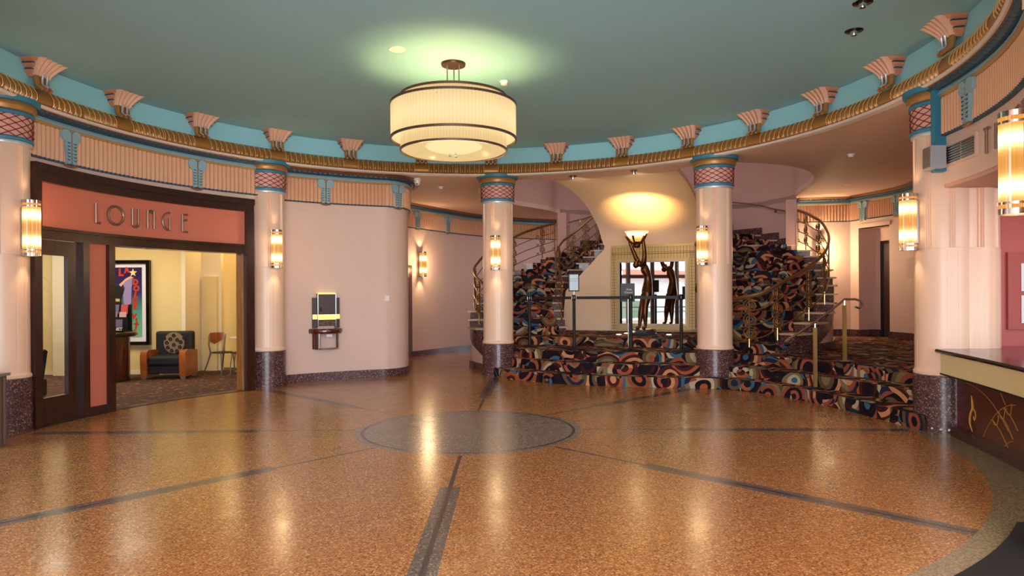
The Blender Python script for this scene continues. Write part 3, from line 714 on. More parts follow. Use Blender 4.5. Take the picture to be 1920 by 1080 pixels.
# wing ornaments on the frieze
def wing(label, p, ang, z=3.36, s=1.0):
    t = thing('wing_ornament', label, 'ornament', (p[0], p[1], z), ang, 'blue wing ornaments on the frieze')   # local +x out of the wall
    H = [(.012, .03), (.075, .02), (.078, .12), (.085, .26), (.10, .31), (.15, .345), (.165, .40), (.15, .46), (.10, .475), (.05, .47), (.012, .43)]
    for sg in (-1, 1):
        pl = [(sg * a, b) for a, b in H]; n = len(pl); d0, d1 = .02, .085
        vs_ = [(d0, a, b) for a, b in pl] + [(d1, a * .96, b) for a, b in pl]
        m = MB().add(vs_, [tuple(range(n)), tuple(n + i for i in range(n))[::-1]] + [(i, (i + 1) % n, n + (i + 1) % n, n + i) for i in range(n)])
        o = m.build('wing', M['ltblue'], t)
        m = MB()
        for q in range(6): m.tube([(.088, sg * .03, .08 + q * .045), (.09, sg * .052, .068 + q * .045), (.086, sg * .072, .085 + q * .045)], .0055, 5)
        m.build('feather_line', M['dkblue'], o)
    m = MB()
    for q in range(7): m.lathe([(0, -.018), (.016, -.01), (.018, 0), (.016, .01), (0, .018)], (.075, 0, .05 + q * .055), 8)
    m.tube([(.06, -.09, .005), (.07, 0, -.012), (.06, .09, .005)], .014, 6); m.build('bead', M['gold'], t)
    return t
def on_arc(r, deg): return (CX + r * math.cos(R(deg)), CY + r * math.sin(R(deg)))
w0 = wing('blue wing ornament on the frieze left of the LOUNGE sign', on_arc(5.50, 170.1), R(350.1))
def wcopy(label, p, ang, z=3.36):
    c = copy_tree(w0); c.location = (p[0], p[1], z); c.rotation_euler = (0, 0, ang); c['label'] = label; return c
wcopy('blue wing ornament on the frieze above the lounge opening', on_arc(5.50, 147.4), R(327.4))
wcopy('blue wing ornament on the frieze of the bare curved wall', on_arc(5.82, 121.7), R(301.7))
def on_path(path, i_):
    P = [Vector(p) for p in path]; p = P[i_]; t = (P[i_ + 1] - P[i_ - 1]).normalized(); n = Vector((t.y, -t.x)); return p, math.atan2(n.y, n.x)
p, a_ = on_path(WW, 20); wcopy('blue wing ornament seen edge-on at the rounded end of the bare wall', p, a_)
def find(path, px):
    b = min(range(1, len(path) - 1), key=lambda i: abs(path[i][0] / path[i][1] - (px - 960) / 1290) + (0 if path[i][1] > 16.2 else 5)); return b
p, a_ = on_path(W2, find(W2, 778)); wcopy('dim blue wing ornament nearest the corner of the left corridor', p, a_)
p, a_ = on_path(W2, find(W2, 841)); wcopy('blue wing ornament left of the column at the left stair', p, a_)
p, a_ = on_path(hs2, 2); 
wcopy('blue wing ornament above the alcove of the right hall', (8.60, 16.75), R(195)); wcopy('blue wing ornament right of the alcove, near the right wall lamp', (8.87, 15.75), R(188))
wcopy('large blue wing ornament above the ticket booth vent', on_arc(5.47, -11.2), R(168.8))

# ------------------------------------------------------------------ columns
COLS = {'A': (-6.16, 8.29), 'B': (-4.40, 12.35), 'C': (-.28, 13.88), 'D': (3.57, 12.12), 'E': (5.11, 8.15), 'F': (3.45, 4.10)}
def column(xy, label, group='fluted peach columns', z0=0.0):
    t = thing('column', label, 'column', (xy[0], xy[1], 0), math.atan2(CY - xy[1], CX - xy[0]), group)
    MB().lathe([(.322, 0.0), (.322, .63), (.315, .638)], n=48).build('base', M['granite'], t)
    def groove(a, z):
        a = (a + 22.5) % 45; d = min(abs(a - c) for c in (4, 8.5, 13)); return -.018 if d < 1.2 and 2.13 < z < 3.435 else 0
    def seam(a, z):
        a = a % 22.5; return -.006 if a < .9 and .72 < z < 2.12 else 0
    MB().lathe([(.302, .638), (.318, .65), (.318, .68), (.302, .70), (.300, .73), (.300, 2.10), (.300, 2.12)], n=180, rmod=seam, caps=False).build('shaft', M['peach'], t)
    MB().lathe([(.300, 2.12), (.306, 2.121), (.306, 2.14), (.306, 3.43), (.300, 3.44)], n=320, rmod=groove, caps=False).build('fluted_shaft', M['peach'], t, auto=60)
    MB().lathe([(.30, 3.43), (.325, 3.44), (.33, 3.462), (.325, 3.478), (.315, 3.482)], n=48).build('lower_ring', M['silver'], t)
    MB().lathe([(.31, 3.478), (.34, 3.483), (.342, 3.51), (.32, 3.525), (.318, 3.53)], n=48).build('lower_band', M['blue'], t)
    c = MB().lathe([(.315, 3.52), (.325, 3.60), (.328, 3.70), (.33, 3.785)], n=48).build('capital', M['net'], t)
    m = MB()
    for sg in (-1, 1):
        for j in range(14):
            m.tube([(.332 * math.cos(a), .332 * math.sin(a), 3.525 + .26 * q / 12) for q in range(13) for a in [2 * PI * j / 14 + sg * 1.5 * q / 12]], .0055, 5)
    for j in range(14):
        for q in range(1, 7):
            a = 2 * PI * j / 14 + PI / 14 * q; m.lathe([(0, -.012), (.012, 0), (0, .012)], (.336 * math.cos(a), .336 * math.sin(a), 3.525 + .26 * PI / 14 * q / 1.5), 6)
    m.build('net', M['netline'], c)
    MB().lathe([(.33, 3.78), (.352, 3.785), (.352, 3.815), (.34, 3.83)], n=48).build('upper_band', M['blue'], t)
    MB().lathe([(.33, 3.825), (.362, 3.84), (.375, 3.88), (.372, 3.92), (.36, 3.94)], n=48).build('gold_band', M['gold'], t)
    MB().lathe([(.35, 3.93), (.41, 3.94), (.415, 3.995), (.40, 3.999)], n=48).build('top_band', M['blue'], t)
    return t
cl = {'A': 'peach column with net capital at the left edge beside the lounge door',
      'B': 'peach column with net capital between the lounge and the bare curved wall',
      'C': 'peach column with net capital in front of the left stair',
      'D': 'peach column with net capital right of the mirror, in front of the right stair',
      'E': 'peach column with net capital left of the ticket booth, chipped at its foot',
      'F': 'pale column cut off by the right edge of the picture'}
c0 = column(COLS['A'], cl['A'])
for k_ in 'BCDEF':
    c = copy_tree(c0); c.location = (*COLS[k_], 0); c['label'] = cl[k_]; c.rotation_euler = (0, 0, math.atan2(CY - COLS[k_][1], CX - COLS[k_][0]))
# chips of white plaster at the foot of the column
m = MB()
for i, (dx, dz) in enumerate(((-.12, .02), (-.03, .015), (.05, .012), (-.30, .10), (.16, .06))):
    a = math.atan2(-8.15, -5.11) + dx / .32 * 1.0; m.lathe([(0, -.012), (.016 + .006 * (i % 2), 0), (.008, .012 + .006 * (i % 3)), (0, .016)], (5.11 + .322 * math.cos(a), 8.15 + .322 * math.sin(a), dz + .012), 5 + i % 3)
tag(m.build('plaster_chip', M['white']), 'white chipped plaster spots at the foot of the column by the booth', 'chips', kind='stuff')

# ------------------------------------------------------------------ sconces
def sconce(label, p, ang, group='ribbed glass wall lamps'):
    t = thing('wall_sconce', label, 'wall lamp', p, ang, group)      # local +x away from the wall
    MB().box((-.085, 0, 0), (.03, .10, .50)).build('back_plate', M['steel'], t)
    MB().box((-.05, 0, .24), (.10, .03, .03)).box((-.05, 0, -.24), (.10, .03, .03)).build('bracket', M['steel'], t)
    MB().lathe([(.092, -.305), (.092, .305)], n=52, caps=False, rmod=lambda a, z: .003 * math.cos(R(a * 26))).build('shade', M['sconce'], t)
    for z in (-.315, -.262, .262, .315):
        h = .018 if abs(z) > .3 else .008
        MB().lathe([(.088, z - h), (.099, z - h), (.099, z + h), (.088, z + h)], n=32, closed=True).build('rim', M['chrome'], t)
    MB().lathe([(0, -.31), (.085, -.31), (.085, -.3), (0, -.3)], n=24).build('bulb_plate', mat('lamp_bottom', '#fff0d0', .4, emit='#ffd08a', estr=2.0), t)
    return t
ZC = 2.44
def faceto(key, extra=0.0, d=.41):
    x, y = COLS[key]; a = math.atan2(CY - y, CX - x) + extra; return (x + d * math.cos(a), y + d * math.sin(a), ZC), a
SC = {}
pA, aA = faceto('A', -.10)
s0 = sconce('ribbed glass wall lamp on the column at the left edge', pA, aA)
SC['A'] = pA
for k_, ex, lb in (('B', 0, 'ribbed glass wall lamp on the column right of the lounge'), ('C', -.05, 'ribbed glass wall lamp on the column before the left stair'),
                   ('D', .02, 'ribbed glass wall lamp on the column right of the mirror'), ('E', 0, 'ribbed glass wall lamp on the column left of the ticket booth'), ('F', -.34, 'largest ribbed glass wall lamp, at the right edge of the picture')):
    pp_, aa_ = faceto(k_, ex); c = copy_tree(s0); c.location = pp_; c.rotation_euler = (0, 0, aa_); c['label'] = lb; SC[k_] = pp_
iw = find(W2, 790); p, a_ = on_path(W2, max(1, iw)); pw = (p.x + .11 * math.cos(a_), p.y + .11 * math.sin(a_), ZC)
c = copy_tree(s0); c.location = pw; c.rotation_euler = (0, 0, a_); c['label'] = 'ribbed glass wall lamp in the left corridor above the dark door'; SC['W'] = pw
ph = (7.72, 17.2, 2.65)
c = copy_tree(s0); c.location = ph; c.rotation_euler = (0, 0, R(-90)); c['label'] = 'ribbed glass wall lamp behind the scrolled railing of the right stair'; SC['H'] = ph
for k_, p in SC.items():
    x, y, z = p; e = 5.0
    if k_ in COLS: dx, dy = Vector((CX - COLS[k_][0], CY - COLS[k_][1])).normalized() * .16; 
    elif k_ == 'W': dx, dy = .15 * math.cos(a_), .15 * math.sin(a_); e = 16
    else: dx, dy = 0, -.16; e = 26
    light('sconce_lamp', 'POINT', (x + dx, y + dy, z + .16), e, WARM, .08); light('sconce_lamp', 'POINT', (x + dx, y + dy, z - .16), e, WARM, .08)
    # light leaving the open top and bottom of the shade
    for sz in (1, -1): light('sconce_beam', 'SPOT', (x, y, z + sz * .33), e * 1.1, WARM, .03, target=(x - dx * .25, y - dy * .25, z + sz * 2), spot=75)

# ------------------------------------------------------------------ chandelier
CHX, CHY = -.72, 8.65
t = thing('chandelier', 'large drum chandelier of two nested ribbed glass rings with bronze rims', 'chandelier', (CHX, CHY, 3.75))
dz = -3.75
MB().lathe([(0, ZT + dz - .03), (.15, ZT + dz - .03), (.155, ZT + dz - .01), (.155, ZT + dz)], n=40).build('canopy', M['bronze'], t)
for a in (90, 210, 330):
    x, y = .085 * math.cos(R(a)), .085 * math.sin(R(a)); MB().tube([(x, y, ZT + dz - .02), (x, y, 4.05 + dz), (x, y, 3.46 + dz)], .009, 8).build('rod', M['steel'], t)
MB().lathe([(.66, 3.42 + dz), (.66, 4.08 + dz)], n=160, caps=False, rmod=lambda a, z: .004 * math.cos(R(a * 80))).build('inner_shade', M['lampshade'], t)
MB().lathe([(.78, 3.56 + dz), (.78, 3.98 + dz)], n=200, caps=False, rmod=lambda a, z: .004 * math.cos(R(a * 100))).build('outer_shade', M['lampshade'], t)
MB().lathe([(0, 3.37 + dz), (.2, 3.372 + dz), (.45, 3.385 + dz), (.62, 3.41 + dz), (.655, 3.43 + dz), (.0, 3.44 + dz)], n=64).build('diffuser', M['lampdisc'], t)
for r, z in ((.665, 3.42), (.665, 4.085), (.785, 3.56), (.785, 3.985)):
    MB().lathe([(r - .012, z + dz - .014), (r + .008, z + dz - .014), (r + .008, z + dz + .014), (r - .012, z + dz + .014)], n=96, closed=True).build('rim', mat('chandelier_rim', '#6a5244', .35, metal=.6), t)
for a in (60, 180, 300):
    MB().tube([(.05 * math.cos(R(a)), .05 * math.sin(R(a)), 3.365 + dz), (.05 * math.cos(R(a)), .05 * math.sin(R(a)), 3.35 + dz)], .016, 10).build('finial', M['chrome'], t)
for q in range(6):
    a = R(60 * q + 20); MB().box((.72 * math.cos(a), .72 * math.sin(a), 3.93 + dz), (.12, .02, .01), a).build('spoke', M['steel'], t)
for a in (0, 120, 240): light('chandelier_bulb', 'POINT', (CHX + .28 * math.cos(R(a)), CHY + .28 * math.sin(R(a)), 3.66), 27, (1, .75, .28), .12)
light('chandelier_lamp', 'POINT', (CHX, CHY, 3.18), 70, (1, .80, .52), .55)

# ------------------------------------------------------------------ curved staircases
def stair(sg, label):
    org = edgep(sg, 'in', 6); org = Vector((org.x, org.y, 0))
    t = thing('curved_staircase', label, 'staircase', org)
    O = org
    for k in range(5, 22):
        z = k * HS
        i0, i1, o0, o1 = edgep(sg, 'in', k), edgep(sg, 'in', k + 1.12), edgep(sg, 'out', k), edgep(sg, 'out', k + 1.12)
        zb = z - HS - .03
        def blk(a, b, c, d, z0, z1, nm, mt, uvk=0):
            vs_ = [Vector((p.x, p.y, z0)) - O for p in (a, b, c, d)] + [Vector((p.x, p.y, z1)) - O for p in (a, b, c, d)]
            Lf = (b - a).length; dp = (d - a).length
            fs_ = [(0, 3, 2, 1), (4, 5, 6, 7), (0, 1, 5, 4), (1, 2, 6, 5), (2, 3, 7, 6), (3, 0, 4, 7)]
            V0 = k * 1.37
            uv_ = [[(0, 0)] * 4, [(0, V0 + .18), (Lf, V0 + .18), (Lf, V0 + .18 + dp), (0, V0 + .18 + dp)], [(0, V0), (Lf, V0), (Lf, V0 + .18), (0, V0 + .18)], [(0, 0)] * 4, [(0, 0)] * 4, [(0, V0), (dp, V0), (dp, V0 + .18), (0, V0 + .18)]]
            return MB().add(vs_, fs_, uv_).build(nm, mt, t)
        blk(i0, o0, o1, i1, zb if k > 5 else z - HS + .001, z - .034, 'riser_block', M['granite'])
        fr = (o0 - i0).normalized() * .0
        def L(a, b, f): return a.lerp(b, f)
        fwd = ((i0 + o0) / 2 - (i1 + o1) / 2).normalized() * .03
        blk(L(i0, o0, -.015) + fwd, L(i0, o0, .12) + fwd, L(i1, o1, .12), L(i1, o1, -.015), z - .034, z, 'tread_slab', M['trav'])
        blk(L(i0, o0, .80) + fwd, L(i0, o0, 1.03) + fwd, L(i1, o1, 1.03), L(i1, o1, .80), z - .034, z, 'tread_slab', M['trav'])
        blk(L(i0, o0, .09) + fwd * 1.2, L(i0, o0, .86) + fwd * 1.2, L(i1, o1, .86), L(i1, o1, .09), z - HS, z + .012, 'carpet_runner', M['carpet'])
    for k in range(16, 22):
        a_, b_ = edgep(sg, 'out', k + .0), edgep(sg, 'out', k + 1.0)
        MB().sweep([tuple((a_ - O).xy), tuple((b_ - O).xy)], rect(-.03, .05, k * HS - .1, k * HS + .20), side=1 if sg > 0 else -1).build('skirting', M['granite'], t)
    # sloping stringers inside and outside
    for which, s2 in (('in', 1), ('out', -1)):
        vs_ = []; ks = [3.9 + .25 * i for i in range(int((16.2 - 3.9) / .25) if which == 'out' else 74)]
        for k in ks:
            e = edgep(sg, which, k); o = edgep(sg, 'out' if which == 'in' else 'in', k); d = (o - e).normalized()
            zt = k * HS - .17 if k > 4.9 else (k - .9) * HS; zt = max(zt, 3 * HS + .02); zb = max(k * HS - .50, .0 if (sg < 0 and which == 'out') else 3 * HS)
            for (f, z) in ((.0, zt), (.0, zb), (.10, zb), (.10, zt)): q = e + d * f; vs_.append((q.x - O.x, q.y - O.y, z))
        n = len(ks); fs_ = [(i * 4 + j, i * 4 + (j + 1) % 4, (i + 1) * 4 + (j + 1) % 4, (i + 1) * 4 + j) for i in range(n - 1) for j in range(4)] + [(0, 1, 2, 3), tuple((n - 1) * 4 + j for j in (3, 2, 1, 0))]
        MB().add(vs_, fs_).build('stringer', M['granite'], t, auto=50)
    # sloping soffit under the flight
    vs_ = []; ks = [6 + .5 * i for i in range(33)]
    for k in ks:
        for which, z in (('in', 0), ('out', 0)):
            q = edgep(sg, which, k); vs_ += [(q.x - O.x, q.y - O.y, max(.54, k * HS - .48)), (q.x - O.x, q.y - O.y, max(.53, k * HS - .52))]
    n = len(ks); idx = (0, 1, 3, 2)
    fs_ = [(i * 4 + idx[j], i * 4 + idx[(j + 1) % 4], (i + 1) * 4 + idx[(j + 1) % 4], (i + 1) * 4 + idx[j]) for i in range(n - 1) for j in range(4)] + [(0, 1, 3, 2), tuple((n - 1) * 4 + j for j in (2, 3, 1, 0))]
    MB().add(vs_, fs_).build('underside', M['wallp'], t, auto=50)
    # plaster wall below the outer stringer
    for which in ('out', 'in'):
        vs_ = []; zb0 = 0.0 if (sg < 0 and which == 'out') else 3 * HS
        ks = [4.0 + .25 * i for i in range(int((16.2 - 4.0) / .25))] if which == 'out' else [6.8 + .25 * i for i in range(8)]
        for k in ks:
            e = edgep(sg, which, k); o = edgep(sg, 'out' if which == 'in' else 'in', k); d = (o - e).normalized()
            zt = max(zb0 + .005, k * HS - .48)
            for (f, z) in ((.025, zt), (.025, zb0), (.09, zb0), (.09, zt)): q = e + d * f; vs_.append((q.x - O.x, q.y - O.y, z))
        n = len(ks); fs_ = [(i * 4 + j, i * 4 + (j + 1) % 4, (i + 1) * 4 + (j + 1) % 4, (i + 1) * 4 + j) for i in range(n - 1) for j in range(4)] + [(0, 1, 2, 3), tuple((n - 1) * 4 + j for j in (3, 2, 1, 0))]
        MB().add(vs_, fs_).build('plinth', M['wall'], t, auto=50)
    vs_ = []; zb0 = 0.0 if sg < 0 else 3 * HS; ks = [5.3 + .25 * i for i in range(43)] if sg > 0 else [4 + .25 * i for i in range(48)]
    path = [tuple((edgep(sg, 'out', k) - O).xy) for k in ks]
    MB().sweep(path, rect(-.05, .02, zb0 + .001, zb0 + .14), side=-1 if sg > 0 else 1).build('baseboard', M['granite'], t)
    return t
stair(-1, 'left curved staircase with dark swirl carpet rising behind the mirror wall')
stair(1, 'right curved staircase with dark swirl carpet, beside the hall')
# scrolled railings
def scroll(m, c, t, up, r, flip=1, tr=.0085):
    pts = []
    for i in range(26):
        a = i / 25 * 2.15 * 2 * PI; rr = r * (1 - .80 * i / 25); pts.append(c + t * (rr * 1.15 * math.cos(a + 1.2) * flip) + up * (rr * math.sin(a + 1.2)))
    m.tube(pts, tr, 6)
def railing(sg, which, k0, k1, groups, label, lo=0.0, ext=None):
    org = edgep(sg, which, k0); org = Vector((org.x, org.y, k0 * HS)); t = thing('stair_railing', label, 'railing', org)
    def E(k, h=0.0, ins=.10):
        e = edgep(sg, which, k); o = edgep(sg, 'out' if which == 'in' else 'in', k); d = (o - e).normalized(); q = e + d * ins
        return Vector((q.x, q.y, max(k, 3.4 + .25 * (k - 2)) * HS + h)) - org
    up = Vector((0, 0, 1))
    def HH(k): return .86 + .14 * max(0, min(1, (k - 2.3) / 2.5)) - .10 * max(0, min(1, (k - 8) / 8))
    n = int((k1 - k0) * 6); ks = [k0 + (k1 - k0) * i / n for i in range(n + 1)]
    MB().tube([E(k, HH(k)) for k in ks], .026 if which == 'out' else .022, 10).build('handrail', M['railb'], t)
    MB().tube([E(k, HH(k) - .035) for k in ks], .012, 6).build('under_rail', M['railb'], t)
    for gi, kg in enumerate(groups):
        tg = (E(kg + .2) - E(kg - .2)); tg.z = 0; tg.normalize()
        MB().tube([E(kg, 0.0), E(kg, HH(kg) - .76)], .014, 8).build('baluster', M['brass'] if which == 'out' and kg < 9 else M['railb'], t)
        for o_ in (.17, .42, .66):
            m = MB(); scroll(m, E(kg, HH(kg) - o_) + tg * .02, tg, up, .115, 1, .0125); m.build('scroll', M['railb'], t)
        MB().tube([E(kg, HH(kg) - .78), E(kg, HH(kg) - .04)], .008, 6).build('scroll_post', M['railb'], t)
    seq = [k0] + list(groups) + [k1]
    for a, b in zip(seq[:-1], seq[1:]):
        if b - a < .35: continue
        for o_ in (.28, .53, .78):
            m = MB(); q = [E(a + (b - a) * i / 12, HH(a + (b - a) * i / 12) - o_) for i in range(13)]
            m.tube(q, .0115, 6)
            e = q[-3]; dq = (q[-1] - q[-3]).normalized()
            m.tube([e, e + up * .03, e + up * .06 + dq * .02, e + up * .06 + dq * .05, e + up * .03 + dq * .07, e + up * .06 + dq * .10], .010, 6)
            m.build('rail', M['railb'], t)
    MB().tube([E(k1, 0), E(k1, HH(k1))], .012, 8).build('end_post', M['railb'], t)
    m = MB(); tg = (E(k0 + .2) - E(k0)); tg.z = 0; tg.normalize(); scroll(m, E(k0, HH(k0)) - up * .09 - tg * .02, -tg, up, .09, 1, .016); m.build('volute', M['railb'], t)
    return t
railing(1, 'out', 2.3, 15.7, [3.2, 4.4, 6.2, 7.8, 10.5, 13.4, 15.0], 'scrolled bronze railing on the outer side of the right stair')
railing(-1, 'out', 4.6, 15.7, [5.4, 7.3, 9.6, 12.6, 14.9], 'scrolled bronze railing on the outer side of the left stair, behind the column')
railing(-1, 'in', 4.6, 19, [5.6, 8.3, 11.0, 13.4, 15.2, 16.9], 'scrolled bronze railing on the inner side of the left stair')
railing(1, 'in', 4.6, 19, [5.6, 8.3, 11.0, 13.4, 15.2, 16.9], 'scrolled bronze railing on the inner side of the right stair, mostly hidden by the column')
# handrails fixed to the stairwell wall
for sg, lb in ((-1, 'thin bronze handrail with curled end on the wall of the left stairwell'), (1, 'thin bronze handrail with curled end on the wall of the right stairwell')):
    pts = []
    for k in [16.3 + .3 * i for i in range(16)]:
        e = edgep(sg, 'out', k); o = edgep(sg, 'in', k); q = e + (o - e).normalized() * .12; pts.append(Vector((q.x, q.y, k * HS + .82)))
    t = thing('wall_handrail', lb, 'handrail', pts[0]); b0 = Vector(pts[0])
    MB().tube([p - b0 for p in pts], .018, 8).build('rail', M['railb'], t)
    m = MB(); tg = (pts[0] - pts[1]); tg.z = 0; tg.normalize(); scroll(m, Vector((0, 0, -.06)), tg, Vector((0, 0, 1)), .07, 1, .014); m.build('volute', M['railb'], t)
    for i in (2, 9):
        MB().box(pts[i] - b0 + Vector((0, 0, -.05)), (.05, .05, .08)).build('bracket', M['railb'], t)

# ------------------------------------------------------------------ short brass handrail on the front steps
t = thing('brass_handrail', 'short polished brass handrail with two square posts on the carpeted steps', 'handrail', (4.56, 10.36, HS))
o_ = Vector((4.56, 10.36, HS))
p1 = Vector((4.56, 10.36, 1.17)) - o_; p2 = Vector((5.13, 10.62, 1.50)) - o_
for a, zb in ((p1, 0.0), (p2, 3 * HS - HS)):
    MB().box((a.x, a.y, (a.z + zb) / 2 - .04), (.045, .045, a.z - zb - .08)).build('post', M['brass'], t)
    MB().box((a.x, a.y, zb + .012), (.13, .13, .022)).build('post_foot', M['chrome'], t)
    MB().tube([(a.x, a.y, a.z - .09), (a.x, a.y, a.z)], .014, 8).build('spigot', M['chrome'], t)
d = (p2 - p1); m = MB()
lo = p1 - d * .95 * 1.0; lo.z = .90 - HS
m.tube([lo, p1, p2 - d * .12, p2 + Vector((0, 0, .01)), p2 + Vector((.22, .1, .01)), p2 + Vector((.33, .15, -.02)), p2 + Vector((.36, .16, -.09)), p2 + Vector((.30, .14, -.13)), p2 + Vector((.22, .1, -.11))], .018, 10)
m.build('rail', M['chrome'], t)

# ------------------------------------------------------------------ mirror
def frame_local(org_u, org_v): return loc2w(org_u, org_v)
MA = R(65.4 - 90)       # rotation so that local x = u, local y = v
mo = loc2w(.12, 9.10, 1.64)
t = thing('wall_mirror', 'large mirror in a wide stepped gold frame on the centre wall', 'mirror', mo, MA)
def ring_frame(w0, b0, t0, w1, b1, t1, d0, d1):
    m = MB()
    for (x0, x1, z0, z1) in ((-w1, -w0, b1, t1), (w0, w1, b1, t1), (-w0, w0, t0, t1), (-w0, w0, b1, b0)): m.bx(x0, x1, d0, d1, z0, z1)
    return m
ring_frame(.86, -.79, .80, 1.0, -.88, 1.10, -.05, .09).build('outer_moulding', M['ribgold'], t)
ring_frame(.82, -.76, .76, .87, -.80, .81, -.075, .09).build('inner_moulding', M['ribgold'], t)
ring_frame(.78, -.74, .74, .825, -.765, .765, -.09, .09).build('inner_bevel', M['steel'], t)
MB().bx(-1.0, 1.0, -.09, .09, 1.10, 1.16).build('cornice', M['ribgold'], t)
m = MB()
for i in range(27):
    x = -.97 + i * .0746; m.bx(x - .004, x + .004, -.056, -.045, .82, 1.09)
    z = -.86 + i * .07; m.bx(-.995, -.875, -.056, -.045, z - .004, z + .004); m.bx(.875, .995, -.056, -.045, z - .004, z + .004)
m.bx(-1.0, 1.0, -.058, -.045, .93, .945).bx(-1.0, 1.0, -.058, -.045, .975, .985).bx(-.94, -.932, -.056, -.045, -.88, .93).bx(.932, .94, -.056, -.045, -.88, .93); m.build('frame_joint', M['frameline'], t)
MB().bx(-.785, .785, .0, .02, -.745, .745).build('mirror_glass', M['mirror'], t)

# ------------------------------------------------------------------ statue lamp
sx, sy, sz = 2.78, 15.18, 4 * HS
tag(MB().lathe([(0, 0), (.30, 0), (.31, .03), (.28, .05), (.28, .10), (.24, .13), (0, .13)], n=8, ).build('statue_plinth', M['marble'], loc=(sx + .12, sy, sz)), 'dark veined marble slab under the bronze statue', 'plinth')
t = thing('statue_lamp', 'bronze nude figure bending back, arms raised to hold a glowing amber bowl', 'statue', (sx, sy, sz + .13))
def skin(name, joints, edges, material, parent, root=0, sub=2, fat=1.0):
    me = bpy.data.meshes.new(name); me.from_pydata([j[0] for j in joints], edges, []); o = bpy.data.objects.new(name, me); COL.objects.link(o); o.parent = parent
    md = o.modifiers.new('skin', 'SKIN'); md.use_smooth_shade = True
    for i, j in enumerate(joints):
        r_ = j[1] if isinstance(j[1], tuple) else (j[1], j[1]); r_ = (r_[0] * fat, r_[1] * fat); me.skin_vertices[0].data[i].radius = r_ if isinstance(r_, tuple) else (r_, r_)
    me.skin_vertices[0].data[root].use_root = True
    s_ = o.modifiers.new('sub', 'SUBSURF'); s_.levels = sub; s_.render_levels = sub
    dg = bpy.context.evaluated_depsgraph_get(); dg.update(); m2 = bpy.data.meshes.new_from_object(o.evaluated_get(dg)); o.modifiers.clear(); o.data = m2; m2.materials.clear(); m2.materials.append(material)
    return o
# figure seen from the side, facing left: x = image right
J = [((.20, 0, .88), (.098, .090)),        # 0 pelvis
     ((.225, 0, 1.03), (.078, .080)),       # 1 belly
     ((.225, 0, 1.17), (.072, .066)),       # 2 waist
     ((.18, 0, 1.32), (.100, .080)),        # 3 chest
     ((.11, 0, 1.41), (.060, .052)),        # 4 shoulders
     ((.03, -.01, 1.42), (.040, .040)),     # 5 neck
     ((-.045, -.01, 1.415), (.072, .062)),  # 6 head back
     ((-.10, -.02, 1.375), (.058, .052)),   # 7 face
     # far leg
     ((.18, .065, .78), (.088, .082)), ((.10, .06, .50), (.056, .058)), ((.075, .06, .34), (.056, .058)), ((.045, .055, .10), (.030, .032)), ((.035, .055, .03), (.030, .026)), ((-.05, .055, .018), (.024, .028)),
     # near leg
     ((.20, -.065, .78), (.090, .084)), ((.145, -.06, .50), (.058, .060)), ((.14, -.06, .34), (.057, .058)), ((.15, -.055, .10), (.030, .032)), ((.15, -.055, .03), (.030, .026)), ((.07, -.065, .018), (.024, .028)),
     # near arm
     ((.125, -.11, 1.46), (.052, .050)), ((.125, -.125, 1.68), (.038, .038)), ((.12, -.105, 1.80), (.035, .035)), ((.11, -.09, 1.93), (.025, .025)), ((.105, -.085, 1.985), (.028, .020)),
     # far arm
     ((.03, .11, 1.47), (.050, .050)), ((-.055, .12, 1.67), (.038, .038)), ((-.10, .11, 1.78), (.034, .034)), ((-.155, .10, 1.90), (.025, .025)), ((-.175, .10, 1.955), (.028, .020)),
     ((.10, -.055, 1.31), (.056, .052)), ((.10, .055, 1.31), (.056, .052))]
Ed = [(0, 1), (1, 2), (2, 3), (3, 4), (4, 5), (5, 6), (6, 7), (0, 8), (8, 9), (9, 10), (10, 11), (11, 12), (12, 13), (0, 14), (14, 15), (15, 16), (16, 17), (17, 18), (18, 19), (4, 20), (20, 21), (21, 22), (22, 23), (23, 24), (4, 25), (25, 26), (26, 27), (27, 28), (28, 29), (3, 30), (3, 31)]
skin('figure', J, Ed, M['bronze'], t, fat=1.27)
# hair bun, nose
MB().lathe([(0, -.05), (.035, -.04), (.05, 0), (.035, .04), (0, .05)], (-.01, -.01, 1.50), 12).lathe([(0, -.06), (.05, -.04), (.064, 0), (.05, .04), (0, .055)], (-.035, -.01, 1.45), 14).build('hair', M['bronze'], t)
# hands: five fingers each supporting the bowl
for base, dr in (((.105, -.085, 1.985), Vector((.55, -.5, .65))), ((-.175, .10, 1.955), Vector((-.65, .3, .7)))):
    jj = [((0, 0, 0), .020), (tuple(dr.normalized() * .05), .022)]; ee = [(0, 1)]
    sidev = dr.cross(Vector((0, 0, 1))).normalized()
    for q, (off, ln) in enumerate(((-.026, .055), (-.010, .068), (.008, .07), (.024, .06))):
        b = dr.normalized() * .06 + sidev * off; e1 = b + dr.normalized() * ln * .55 + Vector((0, 0, .006)); e2 = b + dr.normalized() * ln + Vector((0, 0, .028))
        n = len(jj); jj += [(tuple(b), .0085), (tuple(e1), .0075), (tuple(e2), .006)]; ee += [(1, n), (n, n + 1), (n + 1, n + 2)]
    n = len(jj); b = dr.normalized() * .02 + sidev * -.03; jj += [(tuple(b), .009), (tuple(b + dr.normalized() * .03 + sidev * -.025), .0075)]; ee += [(0, n), (n, n + 1)]
    o = skin('hand', jj, ee, M['bronze'], t, sub=1); o.location = base
MB().lathe([(0, -.09), (.06, -.085), (.085, -.05), (.075, -.01), (.055, .01), (.085, .05), (0, .05)], (-.02, 0, 1.88), 10).build('bowl_holder', M['bronze'], t)
